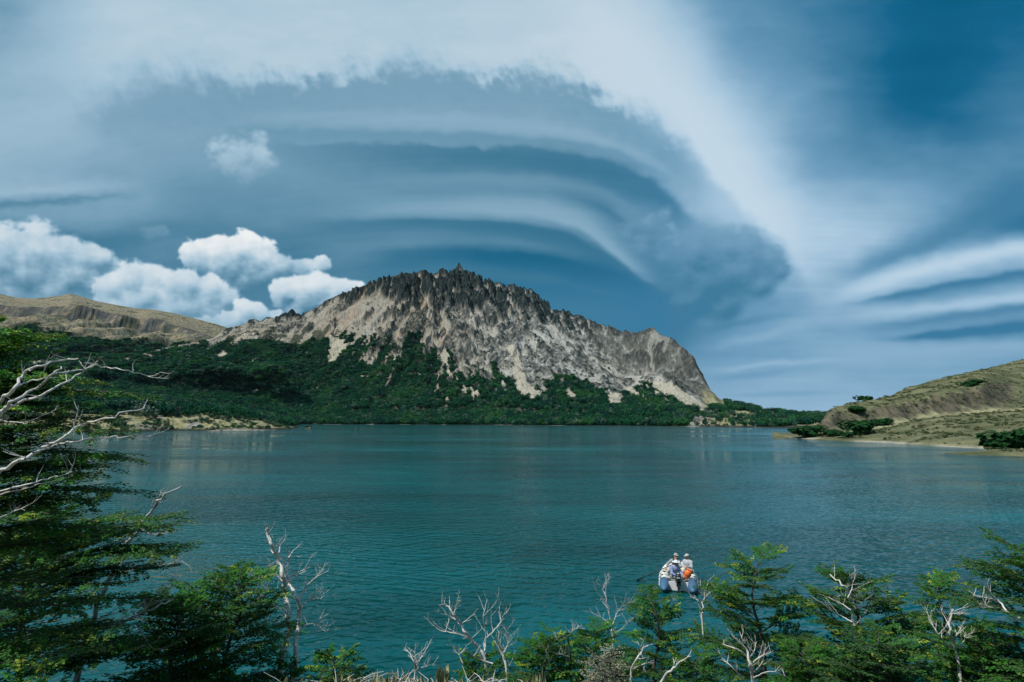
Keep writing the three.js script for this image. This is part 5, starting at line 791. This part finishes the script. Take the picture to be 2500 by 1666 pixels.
  const check = tileTexture(64, (s, t) => { const a = (s * 4) % 1 < 0.45 ? 0.6 : 1, b = (t * 4) % 1 < 0.45 ? 0.6 : 1, k = a * b; return [0.75 * k, 0.83 * k, 0.9 * (0.3 + 0.7 * k)]; }, 5, true);
  person('person in grey shirt and pale cap near the bow, holding the oar', place(-0.12, 0.47, -2.2), turn, { hip: [0, 0.04, 0], waist: [0.0, 0.2, 0.02], chest: [0.02, 0.4, 0.05], neck: [0.03, 0.55, 0.08], head: [0.05, 0.68, 0.11], hipL: [0.1, 0.02, 0], hipR: [-0.1, 0.02, 0], shoulderL: [0.2, 0.43, 0.08], shoulderR: [-0.17, 0.44, 0.07], elbowL: [0.27, 0.22, 0.2], wristL: [0.14, 0.16, 0.4], elbowR: [-0.36, 0.3, 0.14], wristR: [-0.42, 0.16, 0.36], kneeL: [0.16, 0.06, 0.42], ankleL: [0.16, -0.32, 0.46], toeL: [0.17, -0.36, 0.62], kneeR: [-0.1, 0.06, 0.42], ankleR: [-0.12, -0.32, 0.44], toeR: [-0.13, -0.36, 0.6] }, { face: [0.55, -0.15, 0.8], shirt: [0.25, 0.27, 0.28], trousers: [0.05, 0.06, 0.06], cap: [0.32, 0.32, 0.29], vest: [0.03, 0.04, 0.045] });
  person('person in pale grey shirt and khaki trousers on the right tube of the boat', place(0.52, 0.5, -1.95), turn - 0.5, { hip: [0, 0.04, 0], waist: [0, 0.2, 0.02], chest: [0, 0.41, 0.04], neck: [-0.01, 0.56, 0.05], head: [-0.02, 0.69, 0.07], hipL: [0.1, 0.02, 0], hipR: [-0.1, 0.02, 0], shoulderL: [0.18, 0.45, 0.05], shoulderR: [-0.18, 0.45, 0.05], elbowL: [0.25, 0.24, 0.16], wristL: [0.16, 0.3, 0.38], elbowR: [-0.26, 0.24, 0.14], wristR: [-0.02, 0.24, 0.32], kneeL: [0.12, 0.05, 0.42], ankleL: [0.12, -0.33, 0.44], toeL: [0.13, -0.36, 0.6], kneeR: [-0.1, 0.05, 0.42], ankleR: [-0.12, -0.33, 0.46], toeR: [-0.12, -0.36, 0.62] }, { face: [-0.3, -0.2, 0.9], shirt: [0.38, 0.4, 0.42], trousers: [0.46, 0.42, 0.31], cap: [0.4, 0.42, 0.42] });
  person('person in blue checked shirt and white hat seated by the motor', place(-0.2, 0.47, -0.86), turn + 0.6, { hip: [0, 0.04, 0], waist: [0.0, 0.2, 0.03], chest: [0.01, 0.4, 0.08], neck: [0.02, 0.54, 0.13], head: [0.03, 0.66, 0.18], hipL: [0.1, 0.02, 0], hipR: [-0.1, 0.02, 0], shoulderL: [0.18, 0.44, 0.09], shoulderR: [-0.18, 0.44, 0.09], elbowL: [0.27, 0.2, 0.2], wristL: [0.22, 0.12, 0.44], elbowR: [-0.24, 0.2, 0.2], wristR: [-0.08, 0.13, 0.4], kneeL: [0.14, 0.06, 0.42], ankleL: [0.14, -0.32, 0.44], toeL: [0.15, -0.36, 0.6], kneeR: [-0.1, 0.06, 0.42], ankleR: [-0.12, -0.32, 0.44], toeR: [-0.13, -0.36, 0.6] }, { face: [0.35, -0.25, 0.85], shirt: [0.5, 0.6, 0.75], check, trousers: [0.2, 0.22, 0.2], cap: [0.6, 0.62, 0.64], wide: true });
  // oar in the rower's hand, blade at the water
  const h0 = place(-0.5, 0.66, -1.86), tip = V(6.35, 0.06, -30.2), dir = tip.clone().sub(h0).normalize(), oar = thing('oar', 'dark oar reaching left from the boat to the water', 'oar', h0), L = h0.distanceTo(tip);
  oar.quaternion.setFromUnitVectors(V(0, 0, 1), dir);
  mesh('shaft', new THREE.CylinderGeometry(0.022, 0.022, L, 10).rotateX(Math.PI / 2).translate(0, 0, L / 2 - 0.3), dark, oar);
  mesh('grip', new THREE.CylinderGeometry(0.028, 0.028, 0.16, 10).rotateX(Math.PI / 2).translate(0, 0, -0.72), M([0.1, 0.1, 0.1], 0.8), oar);
  const bl = new THREE.Shape(); bl.moveTo(-0.03, 0); bl.quadraticCurveTo(-0.11, 0.12, -0.1, 0.42); bl.quadraticCurveTo(0, 0.5, 0.1, 0.42); bl.quadraticCurveTo(0.11, 0.12, 0.03, 0);
  mesh('blade', new THREE.ExtrudeGeometry(bl, { depth: 0.014, bevelEnabled: true, bevelSize: 0.005, bevelThickness: 0.005, bevelSegments: 1 }).rotateX(Math.PI / 2).rotateZ(0.9).translate(0, 0, L - 0.36), dark, oar);
  // orange bag on the right tube
  const bag = thing('dry_bag', 'bright orange roll-top bag on the right side of the boat', 'bag', place(0.36, 0.44, -0.85)); bag.rotation.set(0.35, turn, -0.3);
  const og = M([0.85, 0.16, 0.03], 0.5);
  mesh('sack', lathe([[0, 0], [0.13, 0.005], [0.16, 0.06], [0.165, 0.2], [0.155, 0.34], [0.11, 0.42], [0.03, 0.45], [0, 0.45]], 1, 0.85), og, bag);
  mesh('roll_top', new THREE.CapsuleGeometry(0.035, 0.2, 4, 10).rotateZ(Math.PI / 2).translate(0, 0.47, 0), og, bag);
  mesh('strap', new THREE.TorusGeometry(0.166, 0.012, 6, 24).rotateX(Math.PI / 2).scale(1, 1, 0.86).translate(0, 0.22, 0), dark, bag);
}


renderer.render(scene, camera);
